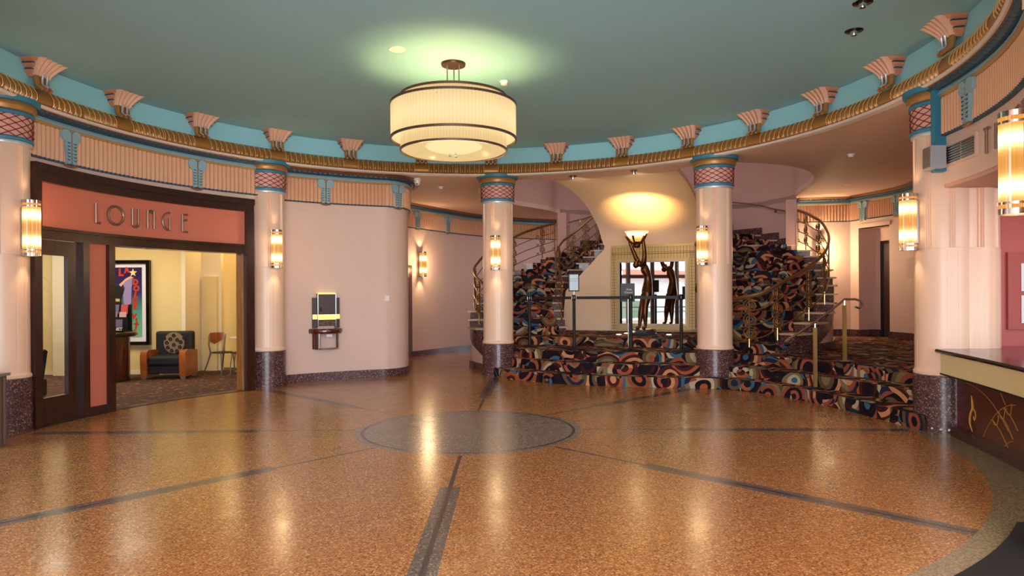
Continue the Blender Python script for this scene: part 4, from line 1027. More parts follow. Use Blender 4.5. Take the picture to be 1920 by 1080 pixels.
for a in range(5):
    aa = R(a * 72 + 20); MB().tube([(-.02 + .05 * math.cos(aa), .05 * math.sin(aa), 1.86), (-.02 + .15 * math.cos(aa), .15 * math.sin(aa), 1.94), (-.02 + .215 * math.cos(aa), .215 * math.sin(aa), 2.05)], [.024, .022, .028], 6).build('leaf_arm', M['bronze'], t)
bw = MB().lathe([(0, -.13), (.08, -.125), (.15, -.06), (.20, .0), (.235, .07), (.27, .10), (.255, .105), (.22, .08), (.18, 0), (.13, -.06), (.06, -.10), (0, -.11)], n=36, rmod=lambda a, z: .004 * math.cos(R(a * 12))).build('bowl', M['bowl'], t, loc=(-.02, 0, 2.05))
light('bowl_lamp', 'SPOT', (sx - .02, sy + .05, sz + .13 + 2.13), 190, (1, .60, .20), .05, target=loc2w(-.03, 9.2, 4.5), spot=96, blend=.9)
light('bowl_bulb', 'POINT', (sx - .02, sy, sz + .13 + 2.09), 5, (1, .68, .28), .035)
light('bowl_glow', 'POINT', (sx - .12, sy - .5, sz + 2.1), 7, (1, .7, .35), .15)
# two small black spotlights in the soffit and lights on the platform
for px, py, lb in ((1.24, 13.86, 'small chrome spotlight in the soffit above the left stanchions'), (2.37, 13.31, 'small chrome spotlight in the soffit above the mirror')):
    t = thing('soffit_spotlight', lb, 'spotlight', (px, py, ZS), 0, 'soffit spotlights')
    MB().lathe([(.045, -.012), (.075, -.012), (.075, -.001), (.045, -.001)], n=24, closed=True).build('trim_ring', M['bronze'], t)
    MB().lathe([(0, -.075), (.030, -.07), (.036, -.04), (.036, -.003)], n=20).build('lamp_head', M['chrome'], t)
    light('spot_beam', 'SPOT', (px, py, ZS - .12), 12, (1, .90, .68), .03, target=(px + 1.3, py + 2.9, 3.0), spot=95, blend=.9)
for (x, y, lb) in ((2.37, 15.3, 'left'), (2.62, 15.75, 'middle, behind the stanchion'), (3.45, 15.15, 'right, beside the statue')):
    tag(MB().lathe([(0, 0), (.055, 0), (.055, .012), (.04, .016), (0, .016)], n=16).build('floor_uplight', M['floorlamp'], loc=(x, y, 4 * HS)), 'small round glowing light in the carpet by the mirror, ' + lb, 'floor light')
    light('floor_uplight_lamp', 'POINT', (x, y, 4 * HS + .08), .6, CREAM, .04)

# ------------------------------------------------------------------ stanchions and belts
posts = [(.36, 14.2), (1.22, 13.55), (2.26, 13.1), (3.17, 12.9)]
sl = ['first black stanchion, leftmost at the foot of the left stair', 'black stanchion that carries the framed notice', 'black stanchion beside the dark Area Closed sign', 'rightmost black stanchion, close to the column']
proto = None
for i, (x, y) in enumerate(posts):
    if proto is None:
        t = thing('stanchion', sl[0], 'stanchion', (x, y, 3 * HS), 0, 'belt stanchions')
        MB().lathe([(0, 0), (.175, 0), (.178, .012), (.165, .024), (.08, .045), (.04, .06), (0, .06)], n=36).build('base', M['black'], t)
        MB().lathe([(.031, .05), (.031, .96)], n=20).build('post', M['black'], t)
        MB().lathe([(.036, .96), (.038, .965), (.038, 1.06), (.034, 1.07), (0, 1.07)], n=20).box((.0, 0, 1.01), (.10, .03, .06)).build('belt_head', M['blackgloss'], t)
        proto = t
    else:
        c = copy_tree(proto); c.location = (x, y, 3 * HS); c['label'] = sl[i]
bl = ['left span of black belt, before the left stair', 'middle span of black belt, between the framed notice and the dark sign', 'right span of black belt, before the mirror']
for i in range(3):
    a, b = Vector(posts[i]), Vector(posts[i + 1]); d = (b - a).normalized(); a2, b2 = a + d * .052, b - d * .052; pts = [a2.lerp(b2, q / 8) for q in range(9)]
    tag(MB().sweep([tuple(p) for p in pts], rect(-.003, .003, 3 * HS + .985, 3 * HS + 1.04)).build('belt', M['black']), bl[i], 'belt', 'retractable belts')
t = thing('framed_notice', 'pale printed notice in a black frame on top of a stanchion', 'sign', (1.22, 13.55, 3 * HS + 1.07), R(-5))
MB().lathe([(.012, 0), (.012, .08)], n=10).build('stem', M['steel'], t)
MB().bx(-.105, .105, -.012, .012, .07, .42).build('frame', M['black'], t)
MB().bx(-.085, .085, -.016, -.011, .09, .40).build('paper', mat('pale_blue_print', '#b9d6de', .4), t)
text('Please Do Not', .034, M['black'], t, (-.01, -.018, .315), (R(90), 0, 0), depth=.001)
text('Block Stairs', .034, M['black'], t, (-.01, -.018, .275), (R(90), 0, 0), depth=.001)
for ob in [o for o in t.children if o.name.startswith('lettering')]: ob.data.materials[0] = mat('notice_gold_ink', '#7a6a48', .5)
t = thing('area_closed_sign', 'dark Area Closed sign on a thin chrome pole beside a stanchion', 'sign', (2.28, 13.52, 3 * HS), R(-8))
MB().lathe([(0, 0), (.14, 0), (.14, .012), (.03, .025), (.014, .04), (.014, 1.02), (0, 1.02)], n=20).build('pole', M['chrome'], t)
MB().bx(-.14, .13, -.012, .012, .93, 1.29).build('board', mat('charcoal_board', '#2a2832', .5), t)
text('Area', .055, M['whitep'], t, (.02, -.016, 1.17), (R(90), 0, 0), depth=.001)
text('Closed', .055, M['whitep'], t, (.01, -.016, 1.11), (R(90), 0, 0), depth=.001)

# ------------------------------------------------------------------ lounge front
F0 = 5.38
sf = thing('storefront_frame', 'dark walnut frame of the curved lounge front', 'door frame', (0, 0, 0))
def AB(r0, r1, a0, a1, z0, z1, nm, mt, par=sf, n=20): return arcbox(r0, r1, a0, a1, z0, z1, n).build(nm, M[mt] if isinstance(mt, str) else mt, par)
AB(5.44, 5.28, 137.4, 178.3, 3.18, 3.28, 'head_moulding', 'wood'); AB(5.44, 5.31, 137.4, 178.3, 3.06, 3.18, 'head_moulding', 'wood')
AB(5.44, 5.30, 137.4, 138.9, 0, 3.06, 'jamb_post', 'wood'); AB(5.44, 5.30, 177.0, 178.4, 0, 3.06, 'jamb_post', 'wood')
AB(5.42, 5.33, 138.9, 177.0, 2.345, 2.46, 'cross_bar', 'wood'); AB(5.44, 5.30, 138.9, 177.0, 2.46, 2.50, 'cross_bar', 'wood')
AB(5.44, 5.31, 168.3, 169.4, 0, 2.345, 'mullion', 'wood'); AB(5.44, 5.31, 163.6, 164.7, 0, 2.345, 'mullion', 'wood')
AB(5.42, 5.34, 164.7, 168.3, 0, .11, 'kick_board', 'wood')
AB(5.41, 5.37, 164.7, 168.3, .11, 2.345, 'side_panel', 'salmon')
AB(5.47, 5.37, 138.9, 177.0, 2.50, 3.06, 'sign_panel', 'salmon')
AB(5.60, 5.42, 138.3, 139.3, 0, 2.345, 'inner_jamb', 'jamb'); AB(5.60, 5.42, 139.3, 163.6, 2.345, 2.36, 'head_lining', 'wood')
AB(5.50, 5.30, 163.6, 177.0, 0, .006, 'sill', 'wood'); AB(5.50, 5.33, 139.0, 163.6, 0, .006, 'threshold', 'wood')
d1 = bpy.data.objects.new('door_1', None); COL.objects.link(d1); d1['kind'] = 'structure'
AB(5.43, 5.37, 169.4, 171.5, .01, 2.34, 'door_stile', 'wood', d1, 6); AB(5.43, 5.37, 176.2, 177.0, .01, 2.34, 'door_stile', 'wood', d1, 6)
AB(5.43, 5.37, 171.5, 176.2, 2.15, 2.34, 'door_rail', 'wood', d1, 6); AB(5.43, 5.37, 171.5, 176.2, .01, .34, 'door_rail', 'wood', d1, 6)
AB(5.41, 5.40, 171.5, 176.2, .34, 2.15, 'window_pane', 'lglass', d1, 6)
# LOUNGE letters, drawn as strokes bent round the sign panel
ls = thing('lounge_sign', 'grey bronze art deco letters reading LOUNGE on the salmon panel', 'sign', (0, 0, 0))
HL = .27; z0 = 2.64
def C_(cx, cy, rx, ry, a0, a1, n=20): return [(cx + rx * math.cos(R(a0 + (a1 - a0) * i / n)), cy + ry * math.sin(R(a0 + (a1 - a0) * i / n))) for i in range(n + 1)]
GL = {'L': [[(0, HL), (0, 0), (.07, 0)]], 'O': [C_(.135, .135, .13, .13, 0, 360, 30)],
      'U': [[(0, HL), (0, .06)] + C_(.05, .05, .05, .05, 180, 360, 8) + [(.10, .06), (.10, HL)]],
      'N': [[(0, 0), (0, HL), (.03, HL - .01), (.09, HL - .03)], [(.11, 0), (.11, HL), (.06, HL)]],
      'G': [[(.14, HL)] + C_(.14, .135, .12, .135, 90, 250, 14) + [(.14, 0), (.14, .19)]],
      'E': [[(.09, HL), (0, HL), (0, 0), (.09, 0)], [(0, .17), (.08, .19)]]}
xs = {'L': 0, 'O': .20, 'U': .62, 'N': .88, 'G': 1.12, 'E': 1.48}
for ch in 'LOUNGE':
    m = MB()
    for st_ in GL[ch]:
        # cross-section ribbon 3.6 cm wide standing off the panel
        for zz, rr, dd_ in ((0, .017, .0),):
            pts = [pol(5.355, 166.6 - math.degrees((xs[ch] + x) / 5.36), z0 + z) for x, z in st_]
            m.tube(pts, .019, 6)
    m.build('letter', M['letter'], ls)
# lounge room
struct(MB().prism([(-14, 7.4), (-6.9, 7.4)] + arc(5.45, 179.9, 137, 30) + [(-4.75, 12.3), (-5.3, 16.2), (-14, 16.2)], 0.001, .004).build('floor', M['lcarpet']), 'lounge carpet')
struct(MB().bx(-14, -6.84, 14.35, 14.5, 0, 3.4).build('wall_lounge_back', M['yellow']))
struct(MB().bx(-6.86, -6.78, 14.28, 15.1, 0, 3.4).build('trim_51', M['yellow2']))
struct(MB().bx(-6.86, -6.35, 15.02, 15.15, 0, 3.4).build('wall_lounge_back', M['yellow2']))
struct(MB().bx(-6.72, -6.42, 14.95, 15.03, 0, 2.05).build('trim_52', M['yellow']))
struct(MB().bx(-7.0, -5.2, 15.6, 15.75, 0, 3.4).build('wall_lounge_back', M['yellow']))
struct(MB().add([(-5.32, 15.7, 0), (-4.9, 12.5, 0), (-4.8, 12.5, 0), (-5.2, 15.7, 0), (-5.32, 15.7, 3.4), (-4.9, 12.5, 3.4), (-4.8, 12.5, 3.4), (-5.2, 15.7, 3.4)], [(0, 1, 5, 4), (2, 3, 7, 6), (4, 5, 6, 7), (0, 3, 2, 1), (1, 2, 6, 5), (3, 0, 4, 7)]).build('wall_lounge_right', M['yellow']))
struct(MB().bx(-14.1, -14, 7.4, 14.5, 0, 3.4).build('wall_lounge_left', M['yellow']))
struct(MB().bx(-14, -6.6, 7.3, 7.4, 0, 3.4).build('wall_lounge_left', M['yellow']))
struct(MB().prism([(-14.1, 7.3), (-6.7, 7.3)] + arc(5.62, 179.9, 137, 20) + [(-4.7, 12.3), (-5.1, 16.2), (-14.1, 16.2)], 3.3, 3.42).build('ceiling', M['yellow2']))
struct(MB().bx(-14, -6.86, 14.33, 14.352, 0, .08).bx(-6.4, -5.3, 15.58, 15.602, 0, .08).build('baseboard_lounge', M['yellow2']))
struct(MB().bx(-9.45, -9.12, 14.15, 14.36, 0, 3.3).build('trim_53', M['yellow2']))
# poster
t = thing('framed_poster', 'tall framed purple and green poster reading LA DOLCE VITA', 'poster', (-8.18, 14.30, 1.50))
def FR(w, h, f, d0, d1, nm, mt): 
    m = MB()
    for (x0, x1, a, b) in ((-w, -w + f, -h, h), (w - f, w, -h, h), (-w + f, w - f, h - f, h), (-w + f, w - f, -h, -h + f)): m.bx(x0, x1, d0, d1, a, b)
    return m.build(nm, mt, t)
PW, PH = .66, .88
FR(PW, PH, .07, -.04, .04, 'frame', M['blackgloss']); MB().bx(-PW + .07, PW - .07, 0, .03, -PH + .07, PH - .07).build('mount', M['whitep'], t)
def mat_grad():
    m = bpy.data.materials.new('poster_print'); m.use_nodes = True; nt = m.node_tree; b = nt.nodes['Principled BSDF']
    tc = N(nt, 'ShaderNodeTexCoord'); s_ = N(nt, 'ShaderNodeSeparateXYZ'); nt.links.new(tc.outputs['Object'], s_.inputs[0])
    nt.links.new(ramp(nt, mth(nt, 'MULTIPLY_ADD', s_.outputs[2], .7, .5), [(0.0, '#7cc09a'), (.38, '#4f9a8e'), (.62, '#33386e'), (.9, '#2a1c58')], 'LINEAR'), b.inputs['Base Color']); b.inputs['Roughness'].default_value = .3; return m
MB().bx(-PW + .15, PW - .17, -.006, .0, -PH + .16, PH - .15).build('print', mat_grad(), t)
rd = mat('poster_red', '#c33a24', .4)
text('L', .20, rd, t, (.06, -.009, .62), (R(90), 0, 0), name='poster_letter', depth=.001, bold=.012); text('A', .15, rd, t, (.18, -.009, .67), (R(90), R(-8), 0), name='poster_letter', depth=.001, bold=.012)
for i, (ch, z, a) in enumerate(zip('DOLCEVITA', (.42, .29, .16, .04, -.08, -.29, -.39, -.50, -.62), (4, -4, 12, -10, 8, 10, -6, 8, -8))):
    text(ch, .15, rd, t, (.36 + .02 * math.sin(i * 1.3) - (.04 if i == 5 else 0), -.009, z), (R(90), R(a), 0), name='poster_letter', depth=.001, bold=.011)
def flat(poly, y, nm, mt, cx=0, cz=0):
    n = len(poly); vs_ = [(x + cx, y, z + cz) for x, z in poly] + [(x + cx, y + .003, z + cz) for x, z in poly]
    return MB().add(vs_, [tuple(range(n)), tuple(n + i for i in range(n))[::-1]] + [(i, (i + 1) % n, n + (i + 1) % n, n + i) for i in range(n)]).build(nm, mt, t)
flat([(.09 * (1 if i % 2 == 0 else .42) * math.sin(i * PI / 5), .09 * (1 if i % 2 == 0 else .42) * math.cos(i * PI / 5)) for i in range(10)], -.010, 'poster_star', mat('poster_star', '#f0dc8c', .5), .31, .62)
# plain dancing silhouette in a dark dress with a pale shawl
flat([(-.18, .42), (-.08, .34), (.04, .36), (.12, .26), (.06, .05), (.10, -.15), (.22, -.45), (.24, -.62), (-.16, -.62), (-.22, -.2), (-.26, .1), (-.28, .3)], -.009, 'poster_figure', M['black'])
flat([(.02, .38), (.16, .46), (.24, .52), (.30, .49), (.28, .30), (.27, .0), (.20, -.10), (.12, -.05), (.10, .15), (.14, .30), (.10, .38)], -.011, 'poster_shawl', mat('poster_lilac', '#9a8cc0', .5))
flat([(.02, .37), (.16, .50), (.26, .55), (.33, .51), (.25, .50), (.15, .44), (.06, .33)], -.013, 'poster_arm', mat('poster_skin', '#e8b48a', .5))
flat([(-.30, -.62), (-.20, -.62), (-.10, -.42), (.06, -.20), (.03, -.12), (-.10, -.25), (-.25, -.45)], -.012, 'poster_leg', MATS['poster_skin'])
flat([(-.20, .34), (-.14, .42), (-.15, .52), (-.20, .56), (-.26, .50), (-.27, .40)], -.012, 'poster_head', MATS['poster_skin'])
flat([(-.30, .10), (.03, .08), (.03, .02), (-.30, .04)], -.0125, 'poster_sash', mat('poster_sash', '#cdbb6a', .5))
# brochure cabinet and rack
t = thing('fluted_cabinet', 'low round-fluted mahogany cabinet under the poster', 'cabinet', (-7.75, 13.2, 0))
MB().lathe([(.36, .02), (.36, .86)], n=84, rmod=lambda a, z: .008 * abs(math.sin(R(a * 14)))).build('body', M['woodred'], t)
MB().lathe([(0, .86), (.47, .86), (.48, .88), (.48, .93), (.46, .95), (0, .95)], n=48).build('top', M['wood'], t)
t = thing('brochure_rack', 'black tiered brochure rack on the mahogany cabinet', 'rack', (-7.72, 13.15, .95))
MB().bx(-.36, .36, -.14, -.12, 0, .10).bx(-.36, .36, -.14, .2, 0, .02).bx(-.36, .36, .0, .02, .02, .28).bx(-.36, .36, .16, .18, .02, .52).build('stand', M['black'], t)
tt = text('PLANET', .085, M['whitep'], t, (.20, -.143, .055), (R(90), 0, 0), depth=.001, bold=.003)
bc = ['#c9a0a8', '#e6dcd4', '#d48a3c', '#6b5f8a', '#b24a4a', '#dfe4ef', '#8a7a9c']
bi = 0
for row, (yy, zz, hh) in enumerate(((-.10, .02, .22), (.04, .20, .18), (.10, .34, .18))):
    for cidx in range(4):
        x = -.26 + cidx * .17; b_ = MB().box((0, 0, hh / 2), (.13, .02, hh)).build('brochure', mat('brochure_%d' % (bi % 7), bc[bi % 7], .5), loc=(-7.72 + x, 13.15 + yy, .95 + zz))
        b_.rotation_euler = (R(-8), 0, 0)
        tag(b_, ['front', 'middle', 'back'][row] + ' row brochure in the rack, ' + ['far left', 'centre left', 'centre right', 'far right'][cidx], 'brochure', 'brochures in the rack'); bi += 1
# armchair
t = thing('armchair', 'club armchair with black velvet seat, swirl-patterned back and cherry wood arms', 'armchair', (-6.83, 13.75, 0), R(6)); t.scale = (.84, .84, .90)
def rbox(x0, x1, y0, y1, z0, z1, nm, mt, par, bev=.04, tilt=0.0):
    o = MB().bx(x0, x1, y0, y1, z0, z1).build(nm, mt, par, auto=80); bm = bmesh.new(); bm.from_mesh(o.data); bmesh.ops.bevel(bm, geom=bm.edges[:] + bm.verts[:], offset=bev, segments=3, affect='EDGES', profile=.6)
    for f in bm.faces: f.smooth = True
    bm.to_mesh(o.data); bm.free(); return o
rbox(-.36, .36, -.40, .35, .12, .30, 'frame_rail', M['leather'], t, .03); rbox(-.36, .36, -.44, .30, .30, .50, 'seat', M['leather'], t, .06)
bkk = rbox(-.43, .43, .22, .42, .20, 1.02, 'backrest', M['leather'], t, .06)
def disc(c, r, y, nm, mt, par, sxx=1.0): return MB().lathe([(0, 0), (r, 0), (r, .006), (0, .006)], n=24, mtx=Matrix.Rotation(R(90), 3, 'X')).build(nm, mt, par, loc=(c[0], y, c[1]))
dsc = disc((0.0, .76), .24, .222, 'swirl_patch', mat('taupe_patch', '#8a7458', .8), bkk)
for (x, z) in ((-.08, .84), (.08, .82), (0, .71), (-.16, .76), (.16, .77), (-.14, .65), (.14, .66), (-.05, .58), (.07, .57), (-.22, .86), (.24, .86), (0, .92)):
    m = MB(); scroll(m, Vector((x, .212, z)), Vector((1, 0, 0)), Vector((0, 0, 1)), .042, 1, .008); m.build('swirl', M['black'], bkk)
for sg in (-1, 1):
    pts = [(sg * .43, -.42, .02), (sg * .44, -.46, .25), (sg * .45, -.47, .50), (sg * .45, -.42, .60), (sg * .45, -.30, .635), (sg * .45, .0, .62), (sg * .45, .32, .58)]
    vs_ = []; 
    prof = [(-.44, .06), (-.47, .30), (-.48, .52), (-.44, .60), (-.32, .64), (.0, .63), (.34, .60), (.36, .06)]; n = len(prof)
    vs_ = [(sg * .36, y, z) for y, z in prof] + [(sg * .50, y, z) for y, z in prof]
    MB().add(vs_, [tuple(range(n)), tuple(n + i for i in range(n))[::-1]] + [(i, (i + 1) % n, n + (i + 1) % n, n + i) for i in range(n)]).build('arm', M['cherry'], t)
    for y in (-.40, .30): MB().box((sg * .43, y, .03), (.10, .08, .06)).build('foot', M['steel'], t)
# dark chair behind the door glass
t = thing('tub_chair', 'dark tufted tub chair seen through the lounge door glass', 'chair', (-7.62, 10.7, 0), R(50)); t.scale = (.78, .78, .76)
rbox(-.34, .34, -.32, .32, .10, .46, 'seat', M['leather'], t, .06)
MB().lathe([(.34, .10), (.36, .5), (.42, 1.0), (.38, 1.04), (.33, 1.0), (.28, .5), (.28, .10)], n=30, a0=-20, a1=200, closed=True).build('backrest', M['leather'], t)
for a in (-.28, .28): MB().box((a, -.27, .05), (.05, .05, .10)).build('leg', M['cherry'], t)
# cafe chairs and table
def cafe(label, p, rz, group='cafe chairs in the lounge'):
    t = thing('cafe_chair', label, 'chair', p, rz, group)
    MB().lathe([(0, .44), (.20, .44), (.21, .45), (.20, .462), (0, .465)], n=28).build('seat', M['black'], t)
    n = 10; vs_ = []
    for i in range(n + 1):
        a = (i / n - .5) * 1.7; w_ = 1 - .30 * abs(i / n - .5) * 2
        x, y = .25 * math.sin(a), .21 * math.cos(a) + .02
        for r_ in (1, 1.06): vs_ += [(x * r_, y * r_, .62 + .10 * abs(i / n - .5) * 2), (x * r_, y * r_, .86 - .02 * abs(i / n - .5))]
    fs_ = []
    for i in range(n):
        a, b = i * 4, i * 4 + 4; fs_ += [(a, b, b + 1, a + 1), (a + 2, a + 3, b + 3, b + 2), (a + 1, b + 1, b + 3, a + 3), (a, a + 2, b + 2, b)]
    fs_ += [(0, 1, 3, 2), (n * 4, n * 4 + 2, n * 4 + 3, n * 4 + 1)]
    MB().add(vs_, fs_).build('backrest', M['cherry'], t)
    for sg in (-1, 1):
        MB().tube([(sg * .20, .14, .82), (sg * .19, .17, .60), (sg * .16, .15, .44), (sg * .19, .22, .22), (sg * .23, .30, .0)], [.012, .015, .02, .014, .010], 8).build('leg', M['steel'], t)
        MB().tube([(sg * .15, -.14, .445), (sg * .16, -.17, .2), (sg * .17, -.18, .0)], .012, 8).build('leg', M['steel'], t)
    return t
cafe('cafe chair with cherry wood back, left of the small round table', (-6.05, 14.35, 0), R(62))
cc = cafe('cafe chair partly cut off by the right jamb of the lounge opening', (-5.62, 14.25, 0), R(-80))
t = thing('cafe_table', 'small white round cafe table behind the chairs', 'table', (-5.72, 14.75, 0))
MB().lathe([(0, .72), (.30, .72), (.31, .735), (.30, .75), (0, .75)], n=36).build('table_top', M['white'], t)
MB().lathe([(.025, .02), (.025, .72)], n=16).build('pedestal', M['steel'], t)
MB().lathe([(0, 0), (.22, 0), (.22, .015), (.04, .05), (0, .05)], n=30).build('base', M['steel'], t)

# fluted bin at left edge
t = thing('fluted_bin', 'brown ribbed metal bin cut by the left edge in front of the column', 'bin', (-5.83, 7.40, 0))
m = MB().bx(-.30, .30, -.12, .12, 0, .76).build('body', M['brownrib'], t)
m = MB()
for i in range(8): m.tube([(-.27 + i * .077, -.125, .02), (-.27 + i * .077, -.125, .74)], .018, 8)
for i in range(3): m.tube([(.305, -.08 + i * .08, .02), (.305, -.08 + i * .08, .74)], .018, 8)
m.build('rib', M['brownrib'], t); MB().bx(-.32, .33, -.15, .14, .76, .79).build('lid', M['steel'], t)

# ------------------------------------------------------------------ wall console on the bare curved wall
ca = 121.7; cp = pol(5.82, ca, 0)
t = thing('wall_console', 'mahogany wall console with tall mirror-like back panel and brass band', 'console', (cp.x, cp.y, .60), R(ca - 90))   # local x = to the right, y = into the wall... faces -y
cw = R(0)
inlay = mat('inlay_line', '#a8763a', .4)
lac = mat('dark_brown_lacquer', '#3a1a10', .3)
MB().bx(-.17, .17, -.10, 0.02, .44, 1.06).build('centre_panel', lac, t)
MB().bx(-.26, -.17, -.06, 0.04, .40, .98).build('side_panel', lac, t); MB().bx(.17, .26, -.06, .04, .40, .98).build('side_panel', lac, t)
glowb = mat('glow_brass', '#e8d27a', .3, metal=.3, emit='#ffe27a', estr=.55)  # brass of the bands and top strip, given a faint emission
MB().bx(-.175, .175, -.106, -.10, .56, .66).build('glow_band', glowb, t); MB().bx(-.262, -.175, -.066, -.06, .57, .66).bx(.175, .262, -.066, -.06, .57, .66).build('glow_band', glowb, t)
MB().bx(-.17, .17, -.11, .0, 1.045, 1.075).build('top_strip', glowb, t)
m = MB()
for x in (-.172, .172): m.bx(x - .004, x + .004, -.112, -.10, .42, 1.05)
m.build('chrome_edge', M['chrome'], t)
m = MB()
for a, b in (((-.16, .46), (-.06, .52)), ((-.06, .52), (.06, .53)), ((.06, .53), (.16, .50)), ((-.10, .44), (-.04, .53)), ((.03, .44), (.0, .53)), ((.10, .44), (.12, .52)), ((-.16, .50), (0, .45)), ((0, .45), (.16, .46))): m.tube([(a[0], -.103, a[1]), (b[0], -.103, b[1])], .004, 5)
m.build('inlay', inlay, t)
MB().bx(-.13, -.10, -.104, -.10, .72, .80).build('label_plate', M['black'], t)
MB().lathe([(0, 0), (.32, 0), (.33, .02), (.33, .07), (.32, .09), (0, .09)], (0, .05, .30), 40, a0=180, a1=360, closed=True).build('shelf', M['woodred'], t)
MB().lathe([(.23, 0), (.26, .0), (.26, .30), (.23, .30)], (0, .05, 0.0), 20, a0=180, a1=232, closed=True, rmod=lambda a, z: .006 * math.cos(R(a * 24))).build('cheek', M['woodred'], t)
MB().lathe([(.23, 0), (.26, .0), (.26, .30), (.23, .30)], (0, .05, 0.0), 20, a0=322, a1=360, closed=True).build('cheek', M['woodred'], t)
MB().lathe([(0, 0), (.26, 0), (.26, .02), (0, .02)], (0, .05, 0.0), 30, a0=180, a1=360, closed=True).build('bottom_board', M['woodred'], t)
m = MB(); ar = lambda a, z: (.265 * math.cos(R(a)), .05 + .265 * math.sin(R(a)), z)
m.tube([ar(234, .30), ar(234, .02)] + [ar(234 + 8.8 * i, .012) for i in range(1, 11)] + [ar(322, .02), ar(322, .30)], .008, 6); m.build('brass_edge', M['brass'], t)
MB().bx(-.04, .07, -.20, -.195, .235, .285).build('card', M['whitep'], t)
# wall switch
sp_ = pol(5.80, 109.8, 1.56)
t = thing('wall_switch', 'small white square switch plate, slightly tilted, on the bare curved wall', 'switch', sp_, R(109.8 - 90))
MB().box((0, 0, 0), (.085, .02, .105)).build('plate', M['white'], t); MB().box((0, -.014, 0), (.03, .01, .05)).build('rocker', M['white'], t)
t.rotation_euler = (0, R(5), R(109.8 - 90))

# ------------------------------------------------------------------ ticket booth
BR = 5.48
struct(MB().sweep(arc(BR, -3.0, -46, 30), rect(0, .2, 2.84, ZS), side=1).build('wall_booth_front', M['wall']), 'booth fascia')
LB = arc(BR, -2.5, -46, 40); frieze(LB[::-1], 1 if False else 1, 7) if False else None
PB = arc(BR, -46, -3.0, 40)
frieze(PB, 1, 7, wid=.066); moulding(PB, 1, 61, gw=.13)
struct(MB().prism(arc(BR + .02, -2, -48, 20) + [(4.4, 3.4), (9.5, 3.4), (9.5, 8.6), (5.4, 8.6)], 2.80, 2.84).build('ceiling', M['wallp']))
struct(MB().bx(5.35, 9.5, 8.22, 8.4, 0, 2.84).build('wall_booth_back', M['rose']))
struct(MB().bx(9.4, 9.5, 3.3, 8.4, 0, 2.84).build('wall_booth_right', M['rose']))
# fluted pier behind the column
t = thing('booth_pier', 'wide fluted peach half-column carrying the booth lintel', 'pier', (5.40, 8.18, 0), 0)
MB().lathe([(.34, .70), (.34, 2.10), (.335, 2.12)], n=120, rmod=lambda a, z: (-.004 if (a % 15) < .8 else 0), caps=False).build('lower_shaft', M['peach'], t)
MB().lathe([(.335, 2.12), (.335, 2.9)], n=240, rmod=lambda a, z: (-.02 if min(abs((a % 36) - c) for c in (4, 9, 14)) < 1.6 else 0), caps=False).build('fluted_shaft', M['peach'], t, auto=60)
MB().lathe([(.345, 0), (.345, .68), (.33, .70)], n=60).build('base', M['granite'], t)
# filling between column and fascia
struct(MB().sweep(arc(5.36, -3.75, -4.75, 4), rect(0, .14, 2.98, 3.92), side=1).build('wall_booth_front', M['blue']), 'blue painted return beside the column capital')
# vent
t = thing('air_vent', 'slatted air vent on the booth fascia left of the letters', 'vent', (0, 0, 0))
arcbox(5.49, 5.455, -5.0, -12.0, 3.02, 3.27, 10).build('frame', M['wall'], t)
AB(5.46, 5.452, -5.4, -8.4, 3.05, 3.24, 'backing', 'maroon', t, 6); AB(5.46, 5.452, -8.7, -11.6, 3.05, 3.24, 'backing', 'maroon', t, 6)
for i in range(7):
    z = 3.06 + i * .028; arcbox(5.455, 5.44, -5.4, -11.6, z, z + .010, 10).build('slat', M['steel'], t)
# letters T I C K E T S
t = thing('tickets_sign', 'dark bronze letters T I and more on the booth fascia beside the wall lamp', 'sign', (0, 0, 0))
def bent(strokes, a_start, z0_, r=5.455):
    m = MB()
    for s_ in strokes: m.tube([pol(r, a_start - math.degrees(x / r), z0_ + z) for x, z in s_], .014, 6)
    m.build('letter', MATS['letter_bronze_grey'], t)
hT = .25
bent([[(.05, 0), (.05, hT)], [(0, hT), (.10, hT)]], -14.1, 2.99); bent([[(0, 0), (0, hT)]], -17.1, 2.99)
bent([[(.11, hT)] + C_(.11, .125, .10, .125, 90, 270, 12)], -18.7, 2.99)
bent([[(0, 0), (0, hT)], [(.09, hT), (0, .12), (.09, 0)]], -21.0, 2.99)
bent([[(.08, hT), (0, hT), (0, 0), (.08, 0)], [(0, .14), (.07, .14)]], -23.2, 2.99)
bent([[(.05, 0), (.05, hT)], [(0, hT), (.10, hT)]], -25.3, 2.99)
bent([[(.10, hT), (.03, hT), (0, .20), (.09, .08), (.07, 0), (0, 0)]], -27.5, 2.99)
# grey box speaker
t = thing('grey_speaker_box', 'small grey metal box on the column beside the booth vent', 'speaker', (4.80, 7.80, 3.13), R(-5))
MB().box((0, 0, 0), (.16, .18, .25)).build('housing', M['silver'], t); MB().box((-.085, 0, 0), (.012, .16, .22)).build('grille', M['steel'], t)
# counter
t = thing('ticket_counter', 'curved ticket counter with dark top, painted-bright brass band and inlaid wood front', 'counter', (0, 0, 0))
CP = smooth([(4.80, 7.80), (4.73, 7.5), (4.55, 6.7), (4.31, 5.79), (4.06, 5.05), (3.90, 4.65)], 8)
def cs(path, prof, nm, mt): return MB().sweep(path, prof, side=1).build(nm, mt, t)
cs(CP, [(0, .925), (-.012, .945), (0, .965), (.26, .965), (.26, .925)], 'counter_edge', M['blackgloss'])
MB().prism([(p[0] + .06, p[1]) for p in CP] + [(4.6, 4.5), (6.8, 4.5), (6.8, 8.20), (5.3, 8.20)], .93, .962).build('counter_top', mat('dark_maroon_laminate', '#32181a', .12), t)
cs(CP[2:], [(.03, .70), (.025, .92), (.16, .92), (.16, .70)], 'brass_band', mat('brass_band_shine', '#f8e8b0', .32, metal=.1))  # light reflected by the brass is put into this pale base colour
